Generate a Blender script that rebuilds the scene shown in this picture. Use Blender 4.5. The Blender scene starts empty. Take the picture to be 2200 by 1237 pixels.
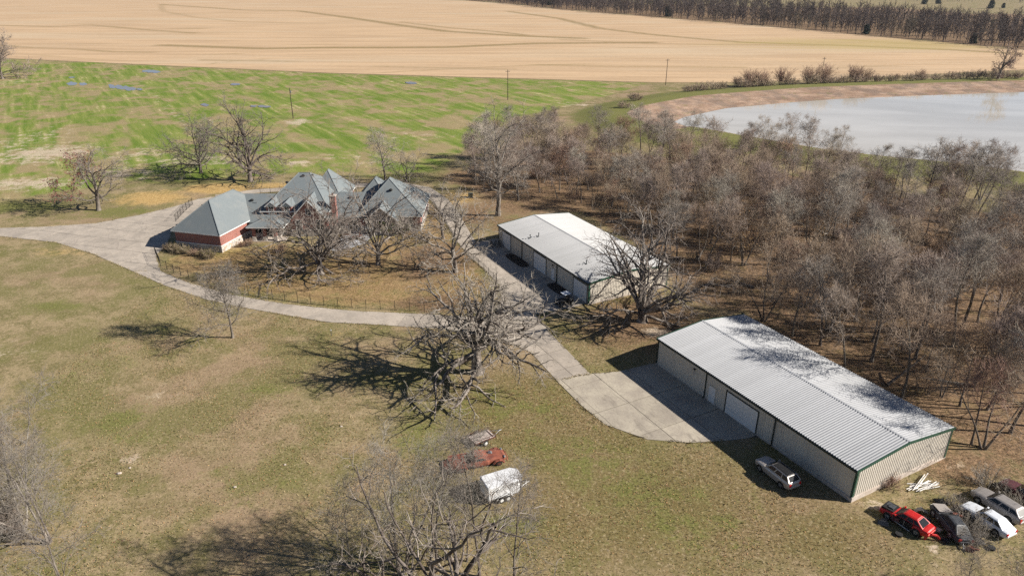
import bpy, bmesh, math, random
import numpy as np
from mathutils import Matrix, Vector

# ------------------------------------------------------------------ camera, world, sun, exposure
scene = bpy.context.scene
F, YH, H = 1510.0, -58.0, 48.0                    # focal length and horizon of the 2200 px wide photograph, flying height
PITCH = math.atan((618.5 - YH) / F)
cam_d = bpy.data.cameras.new('camera')
cam = bpy.data.objects.new('camera', cam_d)
scene.collection.objects.link(cam)
cam.location = (0, 0, H)
cam.rotation_euler = (math.pi / 2 - PITCH, 0, 0)
cam_d.sensor_width = 36.0
cam_d.lens = 36.0 * F / 2200.0
cam_d.clip_start = 0.5
cam_d.clip_end = 9000
scene.camera = cam

SUN_EL = math.radians(31)
SUN_AZ = math.radians(98)                          # clockwise from +Y: the sun stands to the right of the view
world = bpy.data.worlds.new('World')
scene.world = world
world.use_nodes = True
wn = world.node_tree
bg = wn.nodes['Background']
sky = wn.nodes.new('ShaderNodeTexSky')
sky.sky_type = 'NISHITA'
sky.sun_disc = False
sky.sun_elevation = SUN_EL
sky.sun_rotation = SUN_AZ
sky.altitude = 150
sky.air_density = 0.6
sky.dust_density = 0.2
wn.links.new(sky.outputs[0], bg.inputs[0])
bg.inputs[1].default_value = 0.05
sun_d = bpy.data.lights.new('sun', 'SUN')
sun_d.energy = 5.0
sun_d.angle = math.radians(0.53)
sun_d.color = (1.0, 0.93, 0.83)
sun = bpy.data.objects.new('sun', sun_d)
scene.collection.objects.link(sun)
to_sun = Vector((math.sin(SUN_AZ) * math.cos(SUN_EL), math.cos(SUN_AZ) * math.cos(SUN_EL), math.sin(SUN_EL)))
sun.rotation_euler = to_sun.to_track_quat('Z', 'Y').to_euler()
scene.view_settings.view_transform = 'Standard'
scene.view_settings.look = 'None'
scene.view_settings.exposure = 0.85
scene.view_settings.gamma = 1.0
scene.cycles.use_denoising = False
scene.cycles.max_bounces = 6
scene.cycles.diffuse_bounces = 2
scene.cycles.glossy_bounces = 2
scene.cycles.transmission_bounces = 3

# ------------------------------------------------------------------ helpers
col = scene.collection
rnd = random.Random(7)
RNG = np.random.default_rng(11)

def g(px, py, z=0.0):
    """ground point (height z) seen at a pixel of the photograph"""
    u = (px - 1100) / F; v = (618.5 - py) / F
    d = (u, math.cos(PITCH) + v * math.sin(PITCH), -math.sin(PITCH) + v * math.cos(PITCH))
    t = (z - H) / d[2]
    return (d[0] * t, d[1] * t)

def G(pts, z=0.0):
    return [g(p[0], p[1], z) for p in pts]

def tag(o, label=None, cat=None, group=None, kind=None):
    if label: o['label'] = label
    if cat: o['category'] = cat
    if group: o['group'] = group
    if kind: o['kind'] = kind
    return o

def empty(name, loc, rz=0.0):
    o = bpy.data.objects.new(name, None)
    o.empty_display_size = 0.3
    o.location = (loc[0], loc[1], loc[2] if len(loc) > 2 else 0.0)
    o.rotation_euler = (0, 0, rz)
    col.objects.link(o)
    return o

def link_mesh(name, me, parent=None):
    o = bpy.data.objects.new(name, me)
    col.objects.link(o)
    if parent: o.parent = parent
    return o

class MB:
    """collects polygons; build() makes one mesh object"""
    def __init__(s, M=None):
        s.v = []; s.f = []; s.M = M
    def _p(s, p):
        return tuple(s.M @ Vector(p)) if s.M is not None else tuple(p)
    def poly(s, pts):
        i = len(s.v)
        s.v += [s._p(p) for p in pts]
        s.f.append(tuple(range(i, i + len(pts))))
        return s
    def solid(s, verts, faces):
        i = len(s.v)
        s.v += [s._p(p) for p in verts]
        s.f += [tuple(i + k for k in f) for f in faces]
        return s
    def box(s, x0, x1, y0, y1, z0, z1):
        v = [(x0, y0, z0), (x1, y0, z0), (x1, y1, z0), (x0, y1, z0), (x0, y0, z1), (x1, y0, z1), (x1, y1, z1), (x0, y1, z1)]
        return s.solid(v, [(3, 2, 1, 0), (4, 5, 6, 7), (0, 1, 5, 4), (1, 2, 6, 5), (2, 3, 7, 6), (3, 0, 4, 7)])
    def prism(s, pts, z0, z1):
        n = len(pts)
        v = [(p[0], p[1], z0) for p in pts] + [(p[0], p[1], z1) for p in pts]
        f = [tuple(range(n - 1, -1, -1)), tuple(range(n, 2 * n))]
        f += [(i, (i + 1) % n, n + (i + 1) % n, n + i) for i in range(n)]
        return s.solid(v, f)
    def slab(s, quad, t):
        """a quad given thickness t along its normal (starting at the quad, going outward)"""
        q = [Vector(p) for p in quad]
        n = (q[1] - q[0]).cross(q[-1] - q[0]).normalized() * t
        m = len(q)
        v = q + [p + n for p in q]
        f = [tuple(range(m - 1, -1, -1)), tuple(range(m, 2 * m))]
        f += [(i, (i + 1) % m, m + (i + 1) % m, m + i) for i in range(m)]
        return s.solid([tuple(p) for p in v], f)
    def tube(s, a, b, r0, r1=None, k=8):
        r1 = r0 if r1 is None else r1
        a = Vector(a); b = Vector(b); t = (b - a).normalized()
        ref = Vector((0, 0, 1)) if abs(t.z) < 0.9 else Vector((1, 0, 0))
        u = t.cross(ref).normalized(); w = t.cross(u)
        v = []
        for c, r in ((a, r0), (b, r1)):
            for i in range(k):
                an = 2 * math.pi * i / k
                v.append(tuple(c + (u * math.cos(an) + w * math.sin(an)) * r))
        f = [tuple(range(k)), tuple(range(2 * k - 1, k - 1, -1))]
        f += [(i, k + i, k + (i + 1) % k, (i + 1) % k) for i in range(k)]
        return s.solid(v, f)
    def path(s, pts, r, k=6):
        for a, b in zip(pts[:-1], pts[1:]): s.tube(a, b, r, r, k)
        return s
    def ball(s, c, rx, ry, rz, nu=10, nv=6, jit=0.0, rr=None):
        v = []; f = []
        for j in range(1, nv):
            th = math.pi * j / nv
            for i in range(nu):
                ph = 2 * math.pi * i / nu
                q = 1 + (rr.uniform(-jit, jit) if rr else 0)
                v.append((c[0] + rx * q * math.sin(th) * math.cos(ph), c[1] + ry * q * math.sin(th) * math.sin(ph), c[2] + rz * q * math.cos(th)))
        n = len(v); v += [(c[0], c[1], c[2] + rz), (c[0], c[1], c[2] - rz)]
        for i in range(nu):
            f.append((n, i, (i + 1) % nu))
            b = (nv - 2) * nu
            f.append((n + 1, b + (i + 1) % nu, b + i))
            for j in range(nv - 2):
                f.append((j * nu + i, (j + 1) * nu + i, (j + 1) * nu + (i + 1) % nu, j * nu + (i + 1) % nu))
        return s.solid(v, f)
    def mesh(s, name, m, smooth=False, bevel=0.0):
        me = bpy.data.meshes.new(name)
        me.from_pydata(s.v, [], s.f)
        if bevel > 0:
            bm = bmesh.new(); bm.from_mesh(me)
            bmesh.ops.remove_doubles(bm, verts=bm.verts, dist=1e-5)
            bmesh.ops.bevel(bm, geom=list(bm.edges), offset=bevel, segments=1, affect='EDGES', clamp_overlap=True)
            bm.to_mesh(me); bm.free()
        me.update()
        if smooth: me.polygons.foreach_set('use_smooth', [True] * len(me.polygons))
        me.materials.append(m)
        return me
    def build(s, name, m, parent=None, smooth=False, bevel=0.0):
        return link_mesh(name, s.mesh(name, m, smooth, bevel), parent)

def copy_tree(o, parent=None):
    c = o.copy(); col.objects.link(c); c.parent = parent
    for ch in list(o.children): copy_tree(ch, c)
    return c

# ------------------------------------------------------------------ materials
class NT:
    def __init__(s, name):
        s.m = bpy.data.materials.new(name); s.m.use_nodes = True
        s.t = s.m.node_tree; s.b = s.t.nodes['Principled BSDF']
    def n(s, typ, **kw):
        x = s.t.nodes.new('ShaderNode' + typ)
        for k, v in kw.items():
            if k.startswith('i_'):
                key = k[2:]
                key = int(key) if key.isdigit() else key.replace('_', ' ')
                x.inputs[key].default_value = v
            else: setattr(x, k, v)
        return x
    def l(s, a, b): s.t.links.new(a, b)
    def val(s, sock, v):
        if isinstance(v, (int, float, tuple, list)): sock.default_value = v
        else: s.l(v, sock)
    def math(s, op, a, b=0.5, c=None, clamp=False):
        x = s.t.nodes.new('ShaderNodeMath'); x.operation = op; x.use_clamp = clamp
        s.val(x.inputs[0], a); s.val(x.inputs[1], b)
        if c is not None: s.val(x.inputs[2], c)
        return x.outputs[0]
    def mix(s, fac, a, b, blend='MIX'):
        x = s.t.nodes.new('ShaderNodeMix'); x.data_type = 'RGBA'; x.blend_type = blend; x.clamp_factor = True
        s.val(x.inputs[0], fac)
        for k, v in ((6, a), (7, b)):
            if isinstance(v, tuple): x.inputs[k].default_value = (v[0], v[1], v[2], 1)
            else: s.l(v, x.inputs[k])
        return x.outputs[2]
    def ramp(s, fac, lo, hi):
        x = s.t.nodes.new('ShaderNodeMapRange'); x.interpolation_type = 'SMOOTHSTEP'
        s.val(x.inputs[0], fac); x.inputs[1].default_value = lo; x.inputs[2].default_value = hi
        return x.outputs[0]
    def pos(s, scale=None, rot=0.0, obj=False):
        src = s.t.nodes.new('ShaderNodeTexCoord').outputs['Object'] if obj else s.t.nodes.new('ShaderNodeNewGeometry').outputs['Position']
        if scale is None and rot == 0: return src
        mp = s.t.nodes.new('ShaderNodeMapping'); s.l(src, mp.inputs[0])
        mp.inputs['Rotation'].default_value = (0, 0, rot)
        m2 = s.t.nodes.new('ShaderNodeMapping'); s.l(mp.outputs[0], m2.inputs[0])
        if scale: m2.inputs['Scale'].default_value = scale
        return m2.outputs[0]
    def noise(s, scale, detail=3, rough=0.55, vec=None, dist=0.0):
        x = s.t.nodes.new('ShaderNodeTexNoise')
        x.inputs['Scale'].default_value = scale; x.inputs['Detail'].default_value = detail
        x.inputs['Roughness'].default_value = rough; x.inputs['Distortion'].default_value = dist
        s.l(vec if vec is not None else s.pos(), x.inputs['Vector'])
        return x.outputs[0]
    def attr(s, name):
        x = s.t.nodes.new('ShaderNodeAttribute'); x.attribute_name = name
        return x.outputs['Fac']
    def rand(s):
        return s.t.nodes.new('ShaderNodeObjectInfo').outputs['Random']
    def bump(s, h, strength=0.3, dist=0.05):
        x = s.t.nodes.new('ShaderNodeBump'); x.inputs['Strength'].default_value = strength; x.inputs['Distance'].default_value = dist
        s.l(h, x.inputs['Height']); s.l(x.outputs[0], s.b.inputs['Normal'])
    def done(s, color=None, rough=0.8, metal=0.0, spec=0.3):
        if color is not None: 
            if isinstance(color, tuple): s.b.inputs['Base Color'].default_value = (color[0], color[1], color[2], 1)
            else: s.l(color, s.b.inputs['Base Color'])
        s.val(s.b.inputs['Roughness'], rough); s.b.inputs['Metallic'].default_value = metal
        s.b.inputs['Specular IOR Level'].default_value = spec
        return s.m

def plain(name, c, rough=0.6, metal=0.0, spec=0.4, var=0.15, scale=3.0, c2=None, bump=0.0, rv=0.0):
    t = NT(name)
    nz = t.noise(scale, 4, 0.6, t.pos(obj=True))
    c2 = c2 or tuple(x * (1 - 2 * var) for x in c)
    cc = t.mix(t.ramp(nz, 0.3, 0.7), c2, c)
    if rv:
        k = t.math('MULTIPLY_ADD', t.rand(), 2 * rv, 1 - rv)
        x = t.n('HueSaturation'); t.l(cc, x.inputs['Color']); t.l(k, x.inputs['Value']); cc = x.outputs[0]
    if bump: t.bump(nz, bump, 0.03)
    return t.done(cc, rough, metal, spec)

M = {}
M['white_paint'] = plain('white_paint', (0.74, 0.74, 0.72), 0.5, var=0.06)
M['door_white'] = plain('door_white', (0.70, 0.71, 0.71), 0.45, var=0.05)
M['green_trim'] = plain('green_trim', (0.025, 0.075, 0.05), 0.45, var=0.1)
M['dark_trim'] = plain('dark_trim', (0.016, 0.026, 0.022), 0.5)
M['black'] = plain('black', (0.012, 0.012, 0.013), 0.6)
M['iron'] = plain('black_iron', (0.03, 0.027, 0.025), 0.55)
M['rubber'] = plain('rubber', (0.018, 0.018, 0.018), 0.8)
M['steel'] = plain('steel', (0.45, 0.46, 0.47), 0.4, 0.8)
M['glass'] = plain('dark_glass', (0.008, 0.010, 0.012), 0.12, spec=0.35, var=0.0)
M['red_lamp'] = plain('red_lamp', (0.45, 0.01, 0.01), 0.25, var=0.05)
M['clear_lamp'] = plain('clear_lamp', (0.6, 0.6, 0.58), 0.15, var=0.05)
M['red_paint'] = plain('red_paint', (0.52, 0.02, 0.018), 0.4, var=0.12, scale=1.2)
M['silver_paint'] = plain('silver_paint', (0.46, 0.42, 0.39), 0.35, 0.35, var=0.05)
M['pearl_paint'] = plain('pearl_paint', (0.66, 0.69, 0.74), 0.35, var=0.05)
M['pewter_paint'] = plain('pewter_paint', (0.30, 0.28, 0.27), 0.45, 0.2, var=0.08)
M['maroon_paint'] = plain('maroon_paint', (0.12, 0.04, 0.048), 0.6, var=0.2)
M['char_paint'] = plain('charcoal_paint', (0.06, 0.065, 0.075), 0.5, var=0.2)
M['seat'] = plain('seat_cloth', (0.06, 0.055, 0.05), 0.9)
M['rust'] = plain('rust', (0.27, 0.085, 0.05), 0.9, c2=(0.14, 0.045, 0.032), scale=2.2, bump=0.3)
M['rust_dark'] = plain('rust_dark', (0.12, 0.04, 0.025), 0.9, c2=(0.05, 0.025, 0.02), scale=4)
M['board'] = plain('weathered_board', (0.50, 0.44, 0.40), 0.85, c2=(0.33, 0.27, 0.24), scale=5, rv=0.15)
M['trailer_white'] = plain('trailer_white', (0.74, 0.75, 0.77), 0.5, c2=(0.60, 0.61, 0.62), scale=1.5)
M['pvc'] = plain('pvc_pipe', (0.78, 0.76, 0.73), 0.4, var=0.06)
M['pole_wood'] = plain('pole_wood', (0.07, 0.05, 0.04), 0.9, scale=6)
M['concrete'] = None

def barn_roof_mat(name, c, c2, rough):
    t = NT(name)
    nz = t.noise(0.5, 4, 0.6, t.pos((1.0, 0.25, 1.0), obj=True))
    n2 = t.noise(2.5, 4, 0.7)
    cc = t.mix(t.ramp(nz, 0.35, 0.7), c2, c)
    cc = t.mix(t.math('MULTIPLY', t.ramp(n2, 0.58, 0.75), 0.35), cc, (0.30, 0.28, 0.26))
    k = t.math('MULTIPLY_ADD', t.rand(), 0.10, 0.95)
    x = t.n('HueSaturation'); t.l(cc, x.inputs['Color']); t.l(k, x.inputs['Value'])
    return t.done(x.outputs[0], rough, 0.0, 0.5)
M['roof_near'] = barn_roof_mat('galvanised_roof', (0.41, 0.42, 0.44), (0.35, 0.36, 0.375), 0.45)
M['roof_far'] = barn_roof_mat('weathered_galvanised_roof', (0.37, 0.375, 0.385), (0.28, 0.285, 0.29), 0.4)
M['barn_wall'] = plain('beige_steel_wall', (0.62, 0.575, 0.50), 0.5, c2=(0.53, 0.49, 0.425), scale=0.8, rv=0.04)

def concrete(name, c, c2, stain):
    t = NT(name)
    n1 = t.noise(0.35, 5, 0.65); n2 = t.noise(4.0, 4, 0.6); n3 = t.noise(14, 2)
    cc = t.mix(t.ramp(n1, 0.35, 0.65), c2, c)
    cc = t.mix(t.math('MULTIPLY', t.ramp(n2, 0.5, 0.75), 0.4), cc, stain)
    n4 = t.noise(1.0, 5, 0.7, t.pos((0.22, 1.1, 1), 1.09), 1.5)
    cc = t.mix(t.math('MULTIPLY', t.ramp(n4, 0.54, 0.70), 0.55), cc, stain)
    n5 = t.noise(0.9, 4, 0.65, None, 2.0)
    cc = t.mix(t.math('MULTIPLY', t.math('MULTIPLY', t.ramp(n5, 0.485, 0.5), t.ramp(n5, 0.515, 0.5)), 0.45), cc, (0.12, 0.10, 0.08))
    k = t.math('MULTIPLY_ADD', t.rand(), 0.16, 0.9)
    k = t.math('MULTIPLY', k, t.math('MULTIPLY_ADD', n3, 0.3, 0.85))
    x = t.n('HueSaturation'); t.l(cc, x.inputs['Color']); t.l(k, x.inputs['Value'])
    t.bump(n3, 0.2, 0.02)
    return t.done(x.outputs[0], 0.85, 0, 0.25)
M['concrete'] = concrete('driveway_concrete', (0.44, 0.385, 0.325), (0.34, 0.30, 0.255), (0.25, 0.215, 0.185))
M['apron'] = concrete('apron_concrete', (0.43, 0.385, 0.31), (0.33, 0.29, 0.24), (0.20, 0.175, 0.145))
M['joint'] = plain('joint_soil', (0.10, 0.085, 0.065), 0.95)
M['foundation'] = plain('foundation_concrete', (0.52, 0.46, 0.41), 0.85, c2=(0.38, 0.32, 0.27), scale=1.2)
M['patio'] = concrete('patio_stone', (0.46, 0.47, 0.49), (0.35, 0.36, 0.38), (0.26, 0.26, 0.27))
M['mulch'] = plain('dark_mulch', (0.055, 0.038, 0.028), 0.95, c2=(0.02, 0.015, 0.012), scale=6, bump=0.6)

def brick_mat():
    t = NT('red_brick')
    sep = t.n('SeparateXYZ'); t.l(t.pos(), sep.inputs[0])
    u = t.math('ADD', sep.outputs[0], sep.outputs[1])
    cb = t.n('CombineXYZ'); t.l(u, cb.inputs[0]); t.l(sep.outputs[2], cb.inputs[1])
    b = t.n('TexBrick'); t.l(cb.outputs[0], b.inputs[0])
    b.inputs['Color1'].default_value = (0.275, 0.095, 0.075, 1); b.inputs['Color2'].default_value = (0.205, 0.065, 0.055, 1)
    b.inputs['Mortar'].default_value = (0.36, 0.28, 0.24, 1); b.inputs['Scale'].default_value = 1.0
    b.inputs['Brick Width'].default_value = 0.22; b.inputs['Row Height'].default_value = 0.075; b.inputs['Mortar Size'].default_value = 0.008
    nz = t.noise(1.2, 4, 0.6)
    return t.done(t.mix(t.math('MULTIPLY', t.ramp(nz, 0.45, 0.7), 0.4), b.outputs[0], (0.36, 0.14, 0.11)), 0.85, 0, 0.2)
M['brick'] = brick_mat()

def stone_mat():
    t = NT('field_stone')
    v = t.n('TexVoronoi', i_Scale=2.6); t.l(t.pos(), v.inputs['Vector'])
    e = t.n('TexVoronoi', feature='DISTANCE_TO_EDGE', i_Scale=2.6); t.l(t.pos(), e.inputs['Vector'])
    s = t.n('SeparateColor'); t.l(v.outputs['Color'], s.inputs[0])
    cc = t.mix(s.outputs[0], (0.22, 0.21, 0.20), (0.58, 0.54, 0.49))
    cc = t.mix(t.math('GREATER_THAN', s.outputs[1], 0.72), cc, (0.36, 0.27, 0.19))
    cc = t.mix(t.ramp(e.outputs['Distance'], 0.09, 0.03), cc, (0.55, 0.52, 0.48))
    return t.done(cc, 0.9, 0, 0.2)
M['stone'] = stone_mat()

def shingle_mat():
    t = NT('grey_shingle')
    sep = t.n('SeparateXYZ'); t.l(t.pos(), sep.inputs[0])
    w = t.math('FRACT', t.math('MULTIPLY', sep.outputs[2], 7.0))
    n1 = t.noise(5.0, 3, 0.6); n2 = t.noise(0.6, 3)
    cc = t.mix(n1, (0.115, 0.135, 0.145), (0.20, 0.225, 0.235))
    cc = t.mix(t.math('MULTIPLY', t.ramp(n2, 0.45, 0.7), 0.3), cc, (0.23, 0.235, 0.225))
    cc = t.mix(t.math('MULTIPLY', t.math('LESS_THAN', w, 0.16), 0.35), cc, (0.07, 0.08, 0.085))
    t.bump(n1, 0.3, 0.03)
    return t.done(cc, 0.85, 0, 0.25)
M['shingle'] = shingle_mat()

def bark(name, dark, light, scale=1.5, rv=0.15):
    t = NT(name)
    nz = t.noise(scale, 4, 0.65, t.pos((1, 1, 0.35), obj=True))
    cc = t.mix(t.ramp(nz, 0.35, 0.65), dark, light)
    k = t.math('MULTIPLY_ADD', t.rand(), 2 * rv, 1 - rv)
    x = t.n('HueSaturation'); t.l(cc, x.inputs['Color']); t.l(k, x.inputs['Value'])
    h = t.math('MULTIPLY_ADD', t.rand(), 0.03, 0.485); t.l(h, x.inputs['Hue'])
    return t.done(x.outputs[0], 0.9, 0, 0.15)
M['bark'] = bark('grey_bark', (0.075, 0.06, 0.05), (0.20, 0.175, 0.15))
M['bark_pale'] = bark('pale_bark', (0.075, 0.06, 0.05), (0.29, 0.26, 0.228))
M['twig_grey'] = bark('grey_twig', (0.195, 0.165, 0.138), (0.38, 0.34, 0.295))
M['twig_brown'] = bark('brown_twig', (0.215, 0.162, 0.12), (0.38, 0.30, 0.23))
M['twig_mauve'] = bark('mauve_twig', (0.205, 0.158, 0.132), (0.37, 0.30, 0.26))
M['twig_red'] = bark('russet_twig', (0.25, 0.165, 0.12), (0.39, 0.27, 0.20))
M['twig_dark'] = bark('dark_grey_twig', (0.135, 0.115, 0.10), (0.28, 0.255, 0.225))
M['leaf_tan'] = bark('dead_leaf', (0.30, 0.17, 0.08), (0.46, 0.29, 0.14), 3)
M['leaf_red'] = bark('russet_leaf', (0.15, 0.07, 0.06), (0.25, 0.12, 0.09), 3)
M['leaf_green'] = bark('evergreen_leaf', (0.03, 0.055, 0.018), (0.09, 0.12, 0.035), 3)
M['leaf_olive'] = bark('olive_leaf', (0.08, 0.075, 0.03), (0.17, 0.14, 0.06), 3)
M['leaf_far'] = bark('dark_evergreen', (0.02, 0.035, 0.025), (0.05, 0.07, 0.045), 1)

# ------------------------------------------------------------------ terrain
WATER_Z = -1.2
POND = G([(1448, 262), (1470, 252), (1560, 233), (1680, 222), (1800, 213), (2000, 205), (2200, 198), (2500, 190)], WATER_Z) + \
       G([(2500, 420), (2200, 374), (2050, 354), (1900, 340), (1780, 326), (1660, 306), (1550, 286), (1480, 274)], WATER_Z)
CROP = G([(-900, 92), (40, 127), (700, 157), (1410, 178), (1330, 203), (1200, 238), (1110, 255), (985, 345), (960, 372), (800, 384), (640, 376), (480, 388),
          (300, 398), (130, 415), (0, 440), (-600, 480)])
WOODS = G([(1000, 372), (1060, 335), (1200, 322), (1400, 338), (1600, 360), (1800, 402), (2000, 440), (2300, 495), (2700, 700), (2500, 1010), (2200, 985),
           (2060, 925), (1930, 860), (1780, 780), (1620, 665), (1500, 640), (1470, 590), (1400, 530), (1260, 452), (1130, 440), (1085, 425), (1000, 395)])
YARD = G([(345, 572), (372, 530), (480, 548), (560, 520), (720, 535), (790, 520), (900, 480), (935, 430), (985, 520), (1065, 605), (1060, 680), (900, 668), (700, 655), (500, 625)])

def sdf(x, y, poly):
    P = np.array(poly); Q = np.roll(P, -1, 0)
    d2 = np.full(x.shape, 1e18); ins = np.zeros(x.shape, bool)
    for (ax, ay), (bx, by) in zip(P, Q):
        ex, ey = bx - ax, by - ay
        t = np.clip(((x - ax) * ex + (y - ay) * ey) / (ex * ex + ey * ey + 1e-12), 0, 1)
        d2 = np.minimum(d2, (x - ax - t * ex) ** 2 + (y - ay - t * ey) ** 2)
        c = ((ay <= y) & (by > y)) | ((by <= y) & (ay > y))
        with np.errstate(divide='ignore', invalid='ignore'):
            xi = ax + (y - ay) / (by - ay) * ex
        ins ^= c & (x < xi)
    d = np.sqrt(d2)
    return np.where(ins, -d, d)

def smooth(a, lo, hi):
    t = np.clip((a - lo) / (hi - lo), 0, 1)
    return t * t * (3 - 2 * t)

PX = np.array([p[0] for p in POND]); 
_far = np.array(POND[:8]); _near = np.array(POND[8:][::-1])
def pond_fields(x, y):
    d = sdf(x, y, POND)
    yf = np.interp(x, _far[:, 0], _far[:, 1]); yn = np.interp(x, _near[:, 0], _near[:, 1])
    side = smooth(y - (yf + yn) / 2, -12, 12)
    side = np.maximum(side, smooth(_far[0, 0] + 4 - x, 0, 10))
    w = 4 + 12.5 * side
    top = 0.35 + 1.1 * side
    up = WATER_Z + (top - WATER_Z) * np.clip(d / w, 0, 1)
    down = top * (1 - smooth(d, w + 6, w + 22))
    z = np.where(d < 0, WATER_Z + np.maximum(0.22 * d, -2.2), np.where(d < w, up, down))
    return d, w, z

def zg(x, y):
    _, _, z = pond_fields(np.array([float(x)]), np.array([float(y)]))
    return float(z[0])

def lines(lo, hi, step, far_lo, far_hi, grow=1.14):
    a = list(np.arange(lo, hi + 1e-6, step))
    s = step; v = hi
    while v < far_hi: s *= grow; v += s; a.append(v)
    s = step; v = lo
    while v > far_lo: s *= grow; v -= s; a.insert(0, v)
    return np.array(a)

GX = lines(-125, 165, 1.25, -3500, 3500)
GY = lines(38, 340, 1.25, -150, 5500)
gx, gy = np.meshgrid(GX, GY)
X = gx.ravel(); Y = gy.ravel()
pd, pw, Z = pond_fields(X, Y)

def blob(cx, cy, rx, ry, amp=1.0):
    c = g(cx, cy); dep = c[1] * math.cos(PITCH) + H * math.sin(PITCH)
    wx = rx * dep / F; wy = abs(g(cx, cy - ry)[1] - g(cx, cy + ry)[1]) / 2
    return amp * np.exp(-((X - c[0]) / wx) ** 2 - ((Y - c[1]) / wy) ** 2)

crop = smooth(-sdf(X, Y, CROP), -4, 9)
wood = smooth(-sdf(X, Y, WOODS), -7, 3)
yard = smooth(-sdf(X, Y, YARD), -3, 3)
FARW = G([(960, -4), (1100, 9), (1200, 21), (1500, 45), (1700, 62), (1900, 81), (2200, 107), (2420, 125), (2420, 55), (2200, 34), (1900, 17), (1700, 14), (1500, 12), (1300, 4), (1000, -12)])
wood = np.maximum(wood, smooth(-sdf(X, Y, FARW), -6, 6))
mud = smooth(pw - pd, -1.5, 1.0)
litter = np.maximum(wood, yard * 0.5)
for b in ((930, 560, 130, 70, .8), (1020, 460, 60, 50, .7), (1080, 480, 60, 30, .7), (1390, 690, 190, 70, .9), (1230, 600, 60, 40, .4), (1120, 430, 120, 40, .9),
          (1010, 380, 90, 25, .8), (2080, 1000, 160, 60, .8), (930, 650, 120, 30, .8), (960, 1160, 200, 70, .35), (1400, 1000, 300, 90, .28), (60, 1150, 90, 50, .5),
          (1220, 900, 50, 60, .35), (2050, 1120, 130, 60, .6)):
    litter = np.maximum(litter, blob(*b))
tan = yard * 0.85
for b in ((330, 425, 110, 22, .75), (470, 405, 90, 14, .9), (600, 400, 120, 10, .7), (1000, 425, 60, 22, 1.), (720, 720, 70, 26, .3), (1180, 650, 30, 40, .4),
          (500, 560, 90, 30, 1), (150, 540, 150, 18, .45), (1060, 520, 30, 30, .5)):
    tan = np.maximum(tan, blob(*b))
tan *= 1 - 0.75 * np.minimum(litter, 1)
green = 0.9 * smooth(pw + 24 - pd, 0, 8) * (1 - mud)
for b in ((255, 905, 75, 45, .75), (120, 660, 70, 14, .8), (40, 445, 120, 14, .9), (250, 455, 90, 16, .8), (480, 390, 120, 10, .5), (380, 385, 90, 14, .8), (1050, 860, 150, 60, .5), (1180, 880, 60, 60, .55), (1150, 960, 60, 40, .5), (1400, 1060, 230, 60, .5),
          (1330, 985, 120, 40, .5), (720, 680, 60, 10, .5), (480, 1000, 40, 30, .5), (1080, 478, 40, 12, .8), (690, 600, 60, 18, .8), (1310, 660, 70, 12, .8),
          (470, 545, 60, 10, .8), (850, 380, 120, 14, .7), (640, 640, 60, 8, .3), (560, 1040, 60, 40, .5), (620, 830, 120, 30, .45), (200, 780, 120, 30, .4), (900, 940, 120, 50, .45), (560, 640, 90, 20, .5), (1250, 1000, 130, 70, .55), (1480, 1130, 220, 60, .5), (1100, 1130, 130, 50, .45), (330, 700, 120, 30, .4), (880, 1020, 40, 30, .3)):
    green = np.maximum(green, blob(*b))
rough = np.zeros_like(X)
for b in ((1420, 1080, 430, 150, 1.0), (1120, 880, 170, 110, .9), (1250, 960, 200, 120, .8), (1750, 1150, 260, 90, .8), (1080, 1000, 150, 100, .5), (1330, 720, 130, 60, .8), (380, 800, 130, 30, .35), (620, 1180, 260, 60, .3)):
    rough = np.maximum(rough, blob(*b))
pale = np.zeros_like(X)
for b in ((275, 985, 26, 12, .9), (440, 965, 22, 6, .7), (370, 1015, 12, 6, .7), (505, 1045, 9, 6, .6), (1415, 715, 45, 14, .9), (350, 850, 80, 40, .35), (30, 750, 90, 60, .3), (1985, 1195, 60, 25, .5), (100, 330, 130, 26, .8), (60, 300, 90, 40, .5), (250, 370, 160, 20, .6), (420, 345, 160, 22, .55), (760, 340, 200, 20, .4), (900, 290, 160, 14, .4),
          (1885, 1085, 40, 18, .8), (2010, 1180, 50, 16, .7), (60, 395, 150, 18, .75), (640, 262, 30, 8, .9), (300, 330, 90, 26, .5), (640, 350, 40, 8, .8), (480, 310, 120, 25, .35), (1340, 228, 60, 10, .3),
          (15, 175, 40, 10, 1), (1240, 225, 60, 9, .5), (700, 910, 140, 40, .3), (2040, 1000, 60, 16, .5), (1290, 515, 40, 12, .4), (1180, 460, 60, 8, .4)):
    pale = np.maximum(pale, blob(*b))
# the worn strip of earth down the crop field
ts, te = np.array(g(290, 165)), np.array(g(430, 300))
tt = np.clip(((X - ts[0]) * (te - ts)[0] + (Y - ts[1]) * (te - ts)[1]) / ((te - ts) @ (te - ts)), 0, 1)
dd = np.hypot(X - ts[0] - tt * (te - ts)[0], Y - ts[1] - tt * (te - ts)[1])
pale = np.maximum(pale, 0.42 * np.exp(-(dd / 3.0) ** 2))
crop *= (1 - smooth(pw + 20 - pd, 0, 6)); 

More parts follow.
